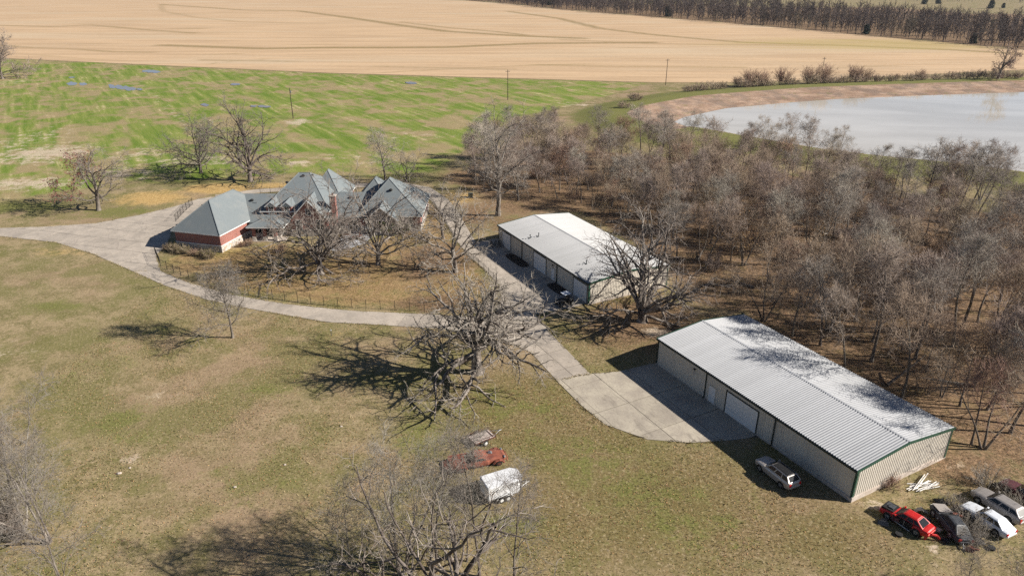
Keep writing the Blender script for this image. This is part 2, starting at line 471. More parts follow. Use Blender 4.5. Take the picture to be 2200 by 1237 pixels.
def ground_mat():
    t = NT('ground_cover')
    nb = t.noise(0.045, 4, 0.55); nm = t.noise(0.30, 5, 0.6); nf = t.noise(1.5, 5, 0.7); ng = t.noise(4.2, 4, 0.75)
    n2 = t.noise(0.12, 4, 0.6, t.pos((1, 1, 1), 0.6)); nh = t.noise(2.4, 4, 0.75, t.pos((1, 1, 1), 1.1))
    # lawn: dormant tan grass, olive regrowth, pinkish worn soil
    f = t.math('ADD', t.math('MULTIPLY', nm, 0.55), t.math('MULTIPLY', nf, 0.45))
    lawn = t.mix(t.ramp(f, 0.40, 0.60), (0.170, 0.147, 0.065), (0.325, 0.252, 0.150))
    lawn = t.mix(t.math('MULTIPLY', t.ramp(nb, 0.44, 0.64), 0.6), lawn, (0.315, 0.215, 0.150))
    lawn = t.mix(t.math('MULTIPLY', t.ramp(n2, 0.44, 0.60), 0.7), lawn, (0.150, 0.146, 0.050))
    lawn = t.mix(t.math('MULTIPLY', t.ramp(nh, 0.53, 0.64), 0.65), lawn, (0.40, 0.315, 0.20))
    lawn = t.mix(t.math('MULTIPLY', t.ramp(ng, 0.53, 0.66), 0.7), lawn, (0.080, 0.066, 0.030))
    lawn = t.mix(t.math('MULTIPLY', t.math('MULTIPLY', t.ramp(t.math('ADD', t.attr('rough'), t.math('SUBTRACT', nm, 0.5)), 0.15, 0.75), t.ramp(nh, 0.68, 0.42)), 0.85), lawn, t.mix(nf, (0.125, 0.105, 0.038), (0.185, 0.125, 0.065)))
    def mk(a, jit=0.7, lo=0.30, hi=0.70):
        j = t.math('MULTIPLY', t.math('SUBTRACT', t.math('ADD', t.math('MULTIPLY', nm, 0.6), t.math('MULTIPLY', nf, 0.4)), 0.5), jit * 2)
        return t.ramp(t.math('ADD', t.attr(a), j), lo, hi)
    gr = t.mix(nf, (0.085, 0.105, 0.022), (0.185, 0.185, 0.060))
    gr = t.mix(t.math('MULTIPLY', t.ramp(nh, 0.52, 0.68), 0.6), gr, (0.27, 0.225, 0.10))
    cc = t.mix(t.math('MULTIPLY', mk('green', 1.5, 0.2, 0.75), 0.85), lawn, gr)
    go = t.mix(t.ramp(nf, 0.35, 0.65), (0.35, 0.225, 0.085), (0.47, 0.335, 0.15))
    cc = t.mix(mk('tan', 0.6), cc, go)
    # crop rows: green drills, bare brown hollows, pale straw
    row = t.noise(1.0, 4, 0.6, t.pos((0.42, 0.030, 1), -0.573))
    row2 = t.noise(1.0, 5, 0.62, t.pos((0.060, 0.030, 1), -0.573, ), 0.8)
    cg = t.mix(t.ramp(row, 0.35, 0.65), (0.108, 0.172, 0.022), (0.205, 0.235, 0.058))
    cg = t.mix(t.math('MULTIPLY', t.ramp(nf, 0.5, 0.7), 0.5), cg, (0.26, 0.225, 0.10))
    hol = t.ramp(t.math('ADD', t.math('MULTIPLY', row2, 0.6), t.math('MULTIPLY', n2, 0.4)), 0.455, 0.575)
    cg = t.mix(t.math('MULTIPLY', hol, 0.8), cg, t.mix(nm, (0.25, 0.175, 0.10), (0.37, 0.28, 0.175)))
    st = t.math('MULTIPLY', t.ramp(row, 0.56, 0.70), t.ramp(nm, 0.42, 0.62))
    cg = t.mix(t.math('MULTIPLY', st, 0.75), cg, (0.50, 0.405, 0.25))
    cc = t.mix(mk('crop', 0.5), cc, cg)
    # fallen leaves
    li = t.mix(t.ramp(nf, 0.35, 0.65), (0.105, 0.066, 0.042), (0.255, 0.165, 0.10))
    li = t.mix(t.math('MULTIPLY', t.ramp(nh, 0.55, 0.68), 0.7), li, (0.38, 0.27, 0.175))
    li = t.mix(t.math('MULTIPLY', t.ramp(nm, 0.5, 0.7), 0.5), li, (0.17, 0.13, 0.055))
    cc = t.mix(t.math('MULTIPLY', mk('litter', 0.7), 0.92), cc, li)
    pa = t.mix(nf, (0.40, 0.31, 0.23), (0.58, 0.49, 0.39))
    cc = t.mix(t.math('MULTIPLY', mk('pale', 1.5, 0.4, 0.8), 0.8), cc, pa)
    ms = t.noise(1.0, 5, 0.65, t.pos((0.09, 0.16, 1.6), 0.0))
    mu = t.mix(t.ramp(ms, 0.35, 0.65), (0.235, 0.155, 0.11), (0.38, 0.27, 0.20))
    mu = t.mix(t.math('MULTIPLY', t.ramp(nf, 0.5, 0.7), 0.4), mu, (0.17, 0.13, 0.10))
    mu = t.mix(t.math('MULTIPLY', t.ramp(n2, 0.44, 0.6), 0.65), mu, (0.175, 0.135, 0.11))
    mu = t.mix(t.math('MULTIPLY', t.ramp(nm, 0.58, 0.68), 0.6), mu, (0.16, 0.15, 0.06))
    cc = t.mix(mk('mud', 0.35), cc, mu)
    k = t.math('MULTIPLY_ADD', t.ramp(ng, 0.32, 0.68), 0.72, 0.64)
    x = t.n('HueSaturation'); t.l(cc, x.inputs['Color']); t.l(k, x.inputs['Value'])
    h = t.math('ADD', t.math('MULTIPLY', nf, 0.6), t.math('MULTIPLY', ng, 0.5))
    t.bump(h, 0.55, 0.16)
    return t.done(x.outputs[0], 0.95, 0, 0.1)
M['ground'] = ground_mat()

nx, ny = len(GX), len(GY)
I = np.arange(nx * ny).reshape(ny, nx)
quads = np.stack([I[:-1, :-1], I[:-1, 1:], I[1:, 1:], I[1:, :-1]], -1).reshape(-1, 4)
fcx = X[quads].mean(1); fcy = Y[quads].mean(1)
zone = np.zeros(len(quads), int)
zone[sdf(fcx, fcy, WOODS) < 0] = 1
zone[sdf(fcx, fcy, CROP) < 0] = 2
fd, fw, _ = pond_fields(fcx, fcy)
zone[fd < fw] = 3
ATT = dict(litter=litter, tan=tan, green=np.minimum(green, 1), crop=crop, mud=mud, pale=pale, rough=rough)
def grid_obj(name, qs, xs, ys, zs, att, m):
    used = np.unique(qs); remap = np.zeros(len(xs), int); remap[used] = np.arange(len(used))
    q = remap[qs]
    me = bpy.data.meshes.new(name)
    me.vertices.add(len(used)); me.vertices.foreach_set('co', np.stack([xs[used], ys[used], zs[used]], -1).ravel().astype('f4'))
    me.loops.add(q.size); me.loops.foreach_set('vertex_index', q.ravel().astype('i4'))
    me.polygons.add(len(q)); me.polygons.foreach_set('loop_start', (np.arange(len(q)) * 4).astype('i4'))
    me.update(calc_edges=True); me.validate()
    for k, v in att.items():
        a = me.attributes.new(k, 'FLOAT', 'POINT'); a.data.foreach_set('value', v[used].astype('f4'))
    me.materials.append(m)
    return tag(link_mesh(name, me), kind='structure')
for zi, nm_ in enumerate(('ground', 'woodland_ground', 'crop_field', 'pond_bank')):
    grid_obj(nm_, quads[zone == zi], X, Y, Z, ATT, M['ground'])

def water_mat(name, c, c2, bump):
    t = NT(name)
    n1 = t.noise(0.03, 3); n2 = t.noise(1.6, 3, 0.6, t.pos((1, 0.5, 1), 0.3)); n3 = t.noise(1.0, 4, 0.6, t.pos((0.012, 0.05, 1), 0.2), 0.8)
    t.bump(t.math('MULTIPLY', n2, t.math('MULTIPLY_ADD', t.ramp(n3, 0.35, 0.65), 1.6, 0.3)), bump, 0.02)
    t.b.inputs['IOR'].default_value = 1.33
    return t.done(t.mix(t.ramp(n3, 0.3, 0.7), c, c2), 0.05, 0, 0.5)
M['water'] = water_mat('murky_water', (0.47, 0.44, 0.385), (0.58, 0.55, 0.495), 0.10)
M['puddle'] = water_mat('puddle_water', (0.20, 0.18, 0.16), (0.24, 0.21, 0.19), 0.02)
wb = MB(); c0 = np.array(POND).mean(0)
wb.poly([(p[0] + (p[0] - c0[0]) * 0.01, p[1] + (p[1] - c0[1]) * 0.01, WATER_Z) for p in POND][::-1])
o = wb.build('pond', M['water']); tag(o, kind='structure')
if o.data.polygons[0].normal.z < 0: o.data.flip_normals()

# puddles standing between the crop rows
pr_ = random.Random(3)
rowd = np.array(g(410, 275)) - np.array(g(285, 165)); rowd /= np.linalg.norm(rowd); rown = np.array((-rowd[1], rowd[0]))
for _pi, (cx, cy, ln, wd) in enumerate(((155, 180, 16, 4.5), (178, 181, 12, 3.5), (240, 186, 16, 3), (258, 188, 18, 3.5), (272, 190, 18, 3.5), (285, 191, 13, 3), (318, 153, 12, 6), (326, 154, 13, 6), (335, 155, 12, 5), (154, 167, 6, 3),
                       (440, 226, 9, 3), (562, 229, 6, 3.5), (572, 230, 6, 3.5), (545, 229, 5, 2.5), (885, 179, 10, 5), (506, 182, 8, 5), (300, 193, 8, 2.5))):
    c = np.array(g(cx, cy)); pts = []
    for i in range(14):
        a = 2 * math.pi * i / 14; q = pr_.uniform(0.7, 1.1)
        p = c + rowd * math.cos(a) * ln / 2 * q + rown * math.sin(a) * wd / 2 * q
        pts.append((p[0], p[1], 0.03 + 0.008 * _pi))
    o = MB().poly(pts).build('puddle', M['puddle'])
    if o.data.polygons[0].normal.z < 0: o.data.flip_normals()
    tag(o, kind='structure')

# the harvested stubble field behind
front = np.array(G([(-1400, 74), (40, 127), (700, 157), (1410, 178), (1560, 178), (1800, 170), (2000, 160), (2200, 150), (2700, 128)]))
backp = np.array(G([(1000, 2), (1100, 9), (1200, 21), (1500, 45), (1700, 62), (1900, 81), (2200, 107), (2700, 145)]))
sx = np.arange(-1300, 700, 7.0); tl = np.linspace(0, 1, 130) ** 1.5
yfr = np.interp(sx, front[:, 0], front[:, 1]); ybk = np.minimum(np.interp(sx, backp[:, 0], backp[:, 1]), 2600)
ybk = np.where(sx < backp[0, 0], np.minimum(backp[0, 1] + (backp[0, 0] - sx) * 0.6, 2600), ybk)
ybk = np.maximum(ybk, yfr + 1)
SX = np.tile(sx, (len(tl), 1)); SY = yfr[None] + (ybk - yfr)[None] * tl[:, None]
SX = SX.ravel(); SY = SY.ravel()
sw = np.zeros_like(SX)
for wdt, amp, pl in ((7, .9, [(-20, 55), (120, 58), (190, 54), (330, 66), (420, 72)]), (6, .8, [(-20, 96), (60, 103), (160, 106), (240, 112), (330, 113)]),
                (9, 1, [(350, 98), (560, 105), (700, 103), (830, 103), (960, 102), (1150, 94), (1400, 92)]), (9, 1., [(345, 10), (520, 22), (640, 24), (760, 40), (860, 55), (960, 68), (1100, 77), (1250, 83)]),
                (6, .9, [(860, 48), (960, 60), (1060, 68), (1130, 76)]), (8, .9, [(1090, 25), (1200, 40), (1290, 62), (1400, 75), (1500, 84), (1600, 92), (1800, 98), (2050, 108), (2200, 117)]),
                (5, .8, [(430, 130), (520, 131), (640, 133)]), (5, .7, [(800, 143), (920, 146), (1100, 150)]), (7, .7, [(345, 10), (350, 25), (420, 38), (520, 48), (700, 52)]), (5, .6, [(580, 127), (520, 131), (450, 138)]),
                (6, .7, [(1200, 85), (1400, 95), (1600, 97), (1760, 99)]), (9, .6, [(1800, 85), (1960, 95), (2200, 108)]), (5, .7, [(1150, 140), (1300, 143), (1600, 146)]), (5, .5, [(0, 112), (150, 125), (300, 133)])):
    P = np.array(G(pl))
    d2 = np.full(SX.shape, 1e18)
    for a, b in zip(P[:-1], P[1:]):
        e = b - a; t = np.clip(((SX - a[0]) * e[0] + (SY - a[1]) * e[1]) / (e @ e), 0, 1)
        d2 = np.minimum(d2, (SX - a[0] - t * e[0]) ** 2 + (SY - a[1] - t * e[1]) ** 2)
    sw = np.maximum(sw, amp * np.exp(-d2 / wdt ** 2))
gz = np.exp(-((SX - g(1900, 95)[0]) / 150) ** 2 - ((SY - g(1900, 95)[1]) / 60) ** 2)
def stubble_mat():
    t = NT('stubble')
    n1 = t.noise(1.0, 5, 0.6, t.pos((0.003, 0.016, 1), 0.04), 0.6); n2 = t.noise(1.0, 4, 0.6, t.pos((0.010, 0.09, 1), 0.05)); n3 = t.noise(0.35, 3, 0.6); n4 = t.noise(1.0, 4, 0.55, t.pos((0.006, 0.03, 1), -0.3), 1.2)
    cc = t.mix(t.ramp(n2, 0.35, 0.65), (0.43, 0.305, 0.19), (0.53, 0.38, 0.24))
    cc = t.mix(t.math('MULTIPLY', t.ramp(n1, 0.5, 0.68), 0.6), cc, (0.50, 0.40, 0.28))
    cc = t.mix(t.math('MULTIPLY', t.ramp(n4, 0.60, 0.72), 0.5), cc, (0.29, 0.21, 0.11))
    j = t.math('ADD', t.attr('swale'), t.math('MULTIPLY', t.math('SUBTRACT', n3, 0.5), 1.0))
    j = t.math('ADD', j, t.math('MULTIPLY', t.math('SUBTRACT', n2, 0.5), 0.8))
    cc = t.mix(t.math('MULTIPLY', t.ramp(j, 0.25, 1.1), 0.8), cc, t.mix(n3, (0.15, 0.10, 0.045), (0.22, 0.175, 0.065)))
    j2 = t.math('ADD', t.attr('grassy'), t.math('MULTIPLY', t.math('SUBTRACT', n2, 0.5), 1.6))
    cc = t.mix(t.math('MULTIPLY', t.ramp(j2, 0.3, 1.0), 0.6), cc, (0.36, 0.29, 0.11))
    k = t.math('MULTIPLY_ADD', n3, 0.3, 0.85)
    x = t.n('HueSaturation'); t.l(cc, x.inputs['Color']); t.l(k, x.inputs['Value'])
    return t.done(x.outputs[0], 0.95, 0, 0.1)
M['stubble'] = stubble_mat()
I = np.arange(len(SX)).reshape(len(tl), len(sx))
sq = np.stack([I[:-1, :-1], I[:-1, 1:], I[1:, 1:], I[1:, :-1]], -1).reshape(-1, 4)
grid_obj('stubble_field', sq, SX, SY, np.full(SX.shape, 0.08), dict(swale=sw, grassy=gz), M['stubble'])

# ------------------------------------------------------------------ concrete driveway, laid in slabs
drive_slabs = []
def bisect_slabs(parent, pts, cuts, m, z1, gap=0.05, jz=0.012):
    """polygon pts (world) cut along lines (point, direction) into separate slabs"""
    bm = bmesh.new()
    f = bm.faces.new([bm.verts.new((p[0], p[1], 0)) for p in pts])
    bmesh.ops.triangulate(bm, faces=[f]); bmesh.ops.dissolve_limit(bm, angle_limit=0.01, verts=bm.verts, edges=bm.edges)
    for (c, d) in cuts:
        geom = list(bm.verts) + list(bm.edges) + list(bm.faces)
        bmesh.ops.bisect_plane(bm, geom=geom, plane_co=(c[0], c[1], 0), plane_no=(-d[1], d[0], 0), dist=1e-4)
    polys = [[tuple(v.co)[:2] for v in f.verts] for f in bm.faces if f.calc_area() > 0.3]
    bm.free()
    for q in polys:
        q = np.array(q); a = 0.5 * np.sum(q[:, 0] * np.roll(q[:, 1], -1) - np.roll(q[:, 0], -1) * q[:, 1])
        if a < 0: q = q[::-1]
        c = q.mean(0); q = c + (q - c) * (1 - gap / max(np.linalg.norm(q - c, axis=1).mean(), .3))
        b = MB(); b.prism([(p[0] - c[0], p[1] - c[1]) for p in q], -0.05, z1 + rnd.uniform(0, 0.008))
        o = b.build('slab', m, parent); o.location = (c[0], c[1], 0)
def strip_slabs(parent, left, right, m, step, z1, gap=0.03):
    """slabs between two edge polylines"""
    def res(pl, ts):
        P = np.array(pl); s = np.r_[0, np.cumsum(np.hypot(*np.diff(P, axis=0).T))]; s /= s[-1]
        return np.stack([np.interp(ts, s, P[:, 0]), np.interp(ts, s, P[:, 1])], -1)
    L = np.sum(np.hypot(*np.diff(np.array(left), axis=0).T)); n = max(2, int(round(L / step)))
    ts = np.linspace(0, 1, n * 3 + 1); A = res(left, ts); B = res(right, ts)
    for i in range(n):
        q = np.concatenate([A[i * 3:i * 3 + 4], B[i * 3:i * 3 + 4][::-1]])
        a = 0.5 * np.sum(q[:, 0] * np.roll(q[:, 1], -1) - np.roll(q[:, 0], -1) * q[:, 1])
        if a < 0: q = q[::-1]
        c = q.mean(0); q = c + (q - c) * (1 - gap / 2.2)
        b = MB(); b.prism([(p[0] - c[0], p[1] - c[1]) for p in q], -0.05, z1 + rnd.uniform(0, 0.008))
        o = b.build('slab', m, parent); o.location = (c[0], c[1], 0)
def bed(name, polys, m, z):
    b = MB()
    for p in polys:
        p = [(q[0], q[1], z) for q in p]
        a = sum(p[i][0] * p[(i + 1) % len(p)][1] - p[(i + 1) % len(p)][0] * p[i][1] for i in range(len(p)))
        b.poly(p if a > 0 else p[::-1])
    return tag(b.build(name, m), kind='structure')

D1 = G([(-60, 492), (100, 487), (205, 480), (300, 462), (375, 444), (425, 428), (462, 422), (430, 452), (368, 500), (360, 527), (335, 548), (345, 582), (285, 583), (200, 546), (120, 521), (0, 508), (-60, 506)])
D2a = G([(345, 582), (400, 606), (500, 634), (620, 654), (760, 668), (900, 674), (1010, 680), (1062, 682)])
D2b = G([(285, 583), (350, 612), (440, 643), (540, 664), (700, 692), (830, 699), (960, 708), (1062, 722)])
D3a = G([(462, 419), (560, 406), (740, 396), (860, 391), (925, 403), (965, 430), (992, 470), (1022, 520)])
D3b = G([(462, 425), (560, 414), (740, 404), (855, 400), (905, 412), (935, 440), (958, 480), (985, 523)])
D4 = G([(985, 523), (1022, 520), (1071, 512), (1266, 650), (1225, 662), (1150, 676), (1191, 724), (1268, 803), (1195, 817), (1140, 757), (1062, 722), (1062, 682), (1078, 640), (1072, 612), (1040, 578), (1008, 552)])
D5 = G([(1268, 803), (1330, 798), (1384, 785), (1412, 779), (1635, 938), (1560, 947), (1480, 951), (1390, 944), (1300, 912), (1250, 872), (1195, 817)])
bed('driveway_bed', [D1, D2a + D2b[::-1], D3a + D3b[::-1], D4, D5], M['joint'], 0.02)
drive = empty('driveway', (0, 0, 0)); tag(drive, kind='structure')
ex = np.array((14.3, -27.1)) / 30.64; ey = np.array((27.1, 14.3)) / 30.64
def gridcuts(o, d1, d2, s1, s2, n1, n2):
    o = np.array(o); c = []
    for i in range(-n1, n1 + 1): c.append((o + d1 * s1 * i, d2))
    for i in range(-n2, n2 + 1): c.append((o + d2 * s2 * i, d1))
    return c
e1 = np.array((0.962, -0.267)); e2 = np.array((0.267, 0.964))
bisect_slabs(drive, D1, gridcuts(g(300, 520), e1, e2, 5.0, 4.6, 12, 6), M['concrete'], 0.045)
strip_slabs(drive, D2a, D2b, M['concrete'], 4.4, 0.045)
strip_slabs(drive, D3a, D3b, M['concrete'], 5.5, 0.045)
bisect_slabs(drive, D4, gridcuts(g(1100, 640), ex, ey, 4.6, 4.2, 16, 8), M['concrete'], 0.045)
bisect_slabs(drive, D5, gridcuts(g(1412, 779), ex, ey, 6.1, 4.6, 7, 6), M['apron'], 0.045)

# ------------------------------------------------------------------ steel barns
_shared = {}
def ribbed(key, w, length, pitch, m, rise=0.035, rw=0.062):
    """a ribbed sheet lying in x (width) and y (length), ribs along y, outward +z"""
    k = (key, round(w, 3), round(length, 3))
    if k in _shared: return _shared[k]
    pts = []; n = max(1, int(round(w / pitch)))
    p = w / n
    for i in range(n):
        x = i * p
        pts += [(x, 0.0), (x + p * .5 - rw, 0.0), (x + p * .5 - rw * .55, rise), (x + p * .5 + rw * .55, rise), (x + p * .5 + rw, 0.0)]
    pts.append((w, 0.0))
    b = MB()
    top = [(x, 0, z) for x, z in pts]; v = top + [(x, length, z) for x, z in pts]
    nn = len(pts)
    f = [(i, i + 1, nn + i + 1, nn + i) for i in range(nn - 1)]
    b.solid(v, f)
    # the sheet has an underside and edges
    v2 = [(x, 0, z - 0.006) for x, z in pts] + [(x, length, z - 0.006) for x, z in pts]
    b.solid(v2, [(i, nn + i, nn + i + 1, i + 1) for i in range(nn - 1)])
    b.solid([pts and (pts[0][0], 0, 0), (pts[0][0], length, 0), (pts[0][0], length, -0.006), (pts[0][0], 0, -0.006)], [(0, 1, 2, 3)])
    me = b.mesh(key, m); _shared[k] = me
    return me

def barn(A, B, W, eave, ridge, label, roof_m, doors, walk, spouts, pipes, found, lights):
    A = np.array(A); B = np.array(B); L = float(np.linalg.norm(B - A)); th = math.atan2(*(B - A)[::-1])
    root = empty('barn', (A[0], A[1], 0), th)
    tag(root, label, 'barn', 'steel sheds beside the wood')
    base = 0.12
    wall = MB().prism([(0.05, 0.05), (L - 0.05, 0.05), (L - 0.05, W - 0.05), (0.05, W - 0.05)], 0.05, eave - 0.02)
    wall.solid([(0.06, 0.06, eave - 0.03), (0.06, W - 0.06, eave - 0.03), (0.06, W / 2, ridge - 0.06), (L - 0.06, 0.06, eave - 0.03), (L - 0.06, W - 0.06, eave - 0.03), (L - 0.06, W / 2, ridge - 0.06)],
               [(0, 2, 1), (3, 4, 5), (0, 3, 5, 2), (1, 2, 5, 4)])
    wall = wall.build('wall', M['barn_wall'], root)
    n = int(round(L / 0.914)); pwid = L / n
    for i in range(n):                                                # long sides, sheet by sheet
        me = ribbed('wall_panel', pwid, eave - base - 0.02, 0.305, M['barn_wall'], 0.042)
        o = link_mesh('wall_panel', me, wall); o.location = (i * pwid, 0.045, base); o.rotation_euler = (math.pi / 2, 0, 0)
        o = link_mesh('wall_panel', me, wall); o.location = ((i + 1) * pwid, W - 0.045, base); o.rotation_euler = (math.pi / 2, 0, math.pi)
    n2 = int(round(W / 0.914)); pw2 = W / n2
    for i in range(n2):
        mid = (i + 0.5) * pw2
        h = eave + (ridge - eave) * (1 - abs(mid - W / 2) / (W / 2)) - base - 0.09
        h = round(h, 2)
        me = ribbed('wall_panel', pw2, h, 0.305, M['barn_wall'], 0.042)
        o = link_mesh('wall_panel', me, wall); o.location = (L - 0.045, i * pw2, base); o.rotation_euler = (math.pi / 2, 0, math.pi / 2)
        o = link_mesh('wall_panel', me, wall); o.location = (0.045, (i + 1) * pw2, base); o.rotation_euler = (math.pi / 2, 0, -math.pi / 2)
    oh = 0.18
    core = MB().solid([(-.05, -oh + .03, eave - .03), (L + .05, -oh + .03, eave - .03), (L + .05, W / 2, ridge), (-.05, W / 2, ridge), (-.05, W + oh - .03, eave - .03), (L + .05, W + oh - .03, eave - .03),
                       (-.05, W / 2, ridge - .05), (L + .05, W / 2, ridge - .05), (-.05, -oh + .03, eave - .07), (L + .05, -oh + .03, eave - .07), (-.05, W + oh - .03, eave - .07), (L + .05, W + oh - .03, eave - .07)],
                      [(0, 1, 2, 3), (3, 2, 5, 4), (8, 6, 7, 9), (6, 10, 11, 7), (0, 8, 9, 1), (4, 5, 11, 10), (0, 3, 6, 8), (3, 4, 10, 6), (1, 9, 7, 2), (2, 7, 11, 5)]).build('roof', roof_m, root)
    sl = math.hypot(W / 2 + oh, (ridge - eave) * (W / 2 + oh) / (W / 2)); an = math.atan2(ridge - eave, W / 2)
    for i in range(n):
        me = ribbed('roof_panel_' + roof_m.name, pwid, sl, 0.305, roof_m, 0.072, 0.082)
        ez = eave - (ridge - eave) * oh / (W / 2) + 0.03
        o = link_mesh('roof_panel', me, core); o.location = (i * pwid, -oh, ez); o.rotation_euler = (an, 0, 0)
        o = link_mesh('roof_panel', me, core); o.location = ((i + 1) * pwid, W + oh, ez); o.rotation_euler = (an, 0, math.pi)
    MB().solid([(-.08, W / 2 - .13, ridge + .085), (-.08, W / 2, ridge + .10), (-.08, W / 2 + .13, ridge + .085), (L + .08, W / 2 - .13, ridge + .085), (L + .08, W / 2, ridge + .10), (L + .08, W / 2 + .13, ridge + .085),
                (-.08, W / 2 - .13, ridge + .05), (-.08, W / 2 + .13, ridge + .05), (L + .08, W / 2 - .13, ridge + .05), (L + .08, W / 2 + .13, ridge + .05)],
               [(0, 3, 4, 1), (1, 4, 5, 2), (6, 8, 3, 0), (2, 5, 9, 7), (0, 1, 2, 7, 6), (3, 8, 9, 5, 4)]).build('ridge_cap', roof_m, core)
    # green trim: gutters, rakes, corners
    for y0, y1 in ((-oh - .13, -oh + .01), (W + oh - .01, W + oh + .13)):
        MB().box(-.1, L + .1, y0, y1, eave - .22, eave - .045).build('gutter', M['dark_trim'], root)
    for x0, x1 in ((-.10, -.052), (L + .052, L + .10)):
        for s in (0, 1):
            y0, y1 = (-oh - .10, W / 2 - .003) if s == 0 else (W + oh + .10, W / 2 + .003)
            z0 = eave - (ridge - eave) * oh / (W / 2)
            v = [(x0, y0, z0 - .22), (x1, y0, z0 - .22), (x1, y0, z0 + .10), (x0, y0, z0 + .10), (x0, y1, ridge - .22), (x1, y1, ridge - .22), (x1, y1, ridge + .105), (x0, y1, ridge + .105)]
            fs = [(0, 1, 2, 3), (7, 6, 5, 4), (0, 4, 5, 1), (1, 5, 6, 2), (2, 6, 7, 3), (3, 7, 4, 0)]
            MB().solid(v, fs if s else [f[::-1] for f in fs]).build('rake_trim', M['green_trim'], root)
    for x in (0, L):
        for y in (0, W):
            sx_ = -1 if x == 0 else 1; sy_ = -1 if y == 0 else 1
            a, b_ = sorted((x + .03 * sx_, x - .22 * sx_)); c, d = sorted((y + .012 * sy_, y + .03 * sy_))
            e, f_ = sorted((x + .012 * sx_, x + .03 * sx_)); g1, h1 = sorted((y + .01 * sy_, y - .22 * sy_))
            MB().box(a, b_, c, d, .1, eave - .2).box(e, f_, g1, h1, .1, eave - .2).build('corner_trim', M['green_trim'] if x else M['dark_trim'], root)
    for x in spouts:
        MB().box(x - .06, x + .06, -.11, -.005, .15, eave - .2).box(x - .06, x + .06, -.35, -.11, .12, .22).build('downspout', M['dark_trim'], root)
    fb = MB().prism([(-.06, -.06), (L + .06, -.06), (L + .06, W + .06), (-.06, W + .06)], -.1, base)
    fb.box(L - 4.0, L + .09, -.09, 0.1, base - .02, base + found); fb.box(L - .03, L + .095, -.095, W * .86, base - .01, base + found + .12)
    fb.build('foundation', M['foundation'], root)
    for x0, x1, h in doors:
        d = MB().box(x0, x1, -.035, .02, .08, h).build('overhead_door', M['door_white'], root)
        k = 5 if h > 3.2 else 4
        for i in range(k):
            z0 = .1 + (h - .1) * i / k; z1 = .1 + (h - .1) * (i + 1) / k
            MB().box(x0 + .03, x1 - .03, -.055, -.036, z0 + .015, z1 - .015).build('door_section', M['door_white'], d)
        MB().box(x0 - .16, x0, -.06, .015, .08, h + .16).box(x1, x1 + .1, -.06, .015, .08, h + .1).box(x0, x1, -.06, .015, h, h + .12).build('door_frame', M['dark_trim'], d)
    for x0, x1 in walk:
        d = MB().box(x0, x1, -.06, .01, .1, 2.2).build('walk_door', M['door_white'], root)
        MB().box(x0 - .07, x0 - .002, -.07, .01, .1, 2.28).box(x1 + .002, x1 + .07, -.07, .01, .1, 2.28).box(x0, x1, -.07, .01, 2.203, 2.28).build('door_frame', M['barn_wall'], d)
        MB().ball((x1 - .1, -.09, 1.15), .035, .035, .035).build('handle', M['steel'], d)
    for x, z in lights:
        MB().box(x - .12, x + .12, -.28, -.02, z, z + .12).tube((x, -.15, z - .7), (x, -.15, z), .015).build('wall_light', M['black'], root)
    for x, y in pipes:
        zr = eave + (ridge - eave) * (y / (W / 2))
        MB().tube((x, y, zr), (x, y, zr + .75), .07).tube((x, y, zr + .75), (x, y, zr + .82), .13).build('vent_pipe', M['dark_trim'], root)
        MB().box(x - .9, x + .0, y - .05, y + .05, zr + .06, zr + .12).build('conduit', M['dark_trim'], root)
    return root

barn((19.4, 82.2), (33.7, 55.1), 15.0, 3.9, 4.68, 'long beige steel barn with bright ribbed roof and concrete apron', M['roof_near'],
     [(12.98, 17.85, 2.95)], [(10.1, 11.15)], (9.42, 20.3), [], 0.35, [(7.34, 3.0)])
barn((-2.6, 128.5), (12.1, 100.6), 15.7, 3.7, 4.5, 'weathered steel barn with three white overhead doors behind the buggy', M['roof_far'],
     [(1.69, 5.05, 3.05), (13.9, 18.18, 3.05), (27.1, 31.0, 3.05)], [(20.09, 21.1)], (9.54, 21.85), [(10.3, 3.0), (10.0, 1.4), (25.5, 3.4)], 0.0, [(20.6, 2.75)])
# two planting beds of dark mulch along the far barn's front wall
thb = math.atan2(100.6 - 128.5, 12.1 + 2.6); ub = np.array((math.cos(thb), math.sin(thb))); vb = np.array((ub[1], -ub[0]))
for i, (a, b_) in enumerate(((6.2, 13.2), (21.6, 26.6))):
    A0 = np.array((-2.6, 128.5)); q = []
    for k in range(26):
        an = 2 * math.pi * k / 26; s = a + (b_ - a) * (0.5 + 0.5 * math.copysign(abs(math.cos(an)) ** .6, math.cos(an))); w = 0.12 + 2.1 * (0.5 + 0.5 * math.copysign(abs(math.sin(an)) ** .6, math.sin(an)))
        p = A0 + ub * s + vb * w; q.append((p[0], p[1]))
    qa = sum(q[k][0] * q[(k + 1) % 26][1] - q[(k + 1) % 26][0] * q[k][1] for k in range(26))
    o = MB().prism(q if qa > 0 else q[::-1], 0.0, 0.11).build('planting_bed', M['mulch'])
    tag(o, ('dark mulch bed along the far barn wall between first and second overhead door', 'dark mulch bed along the far barn wall next to the parked buggy')[i], 'planting bed')

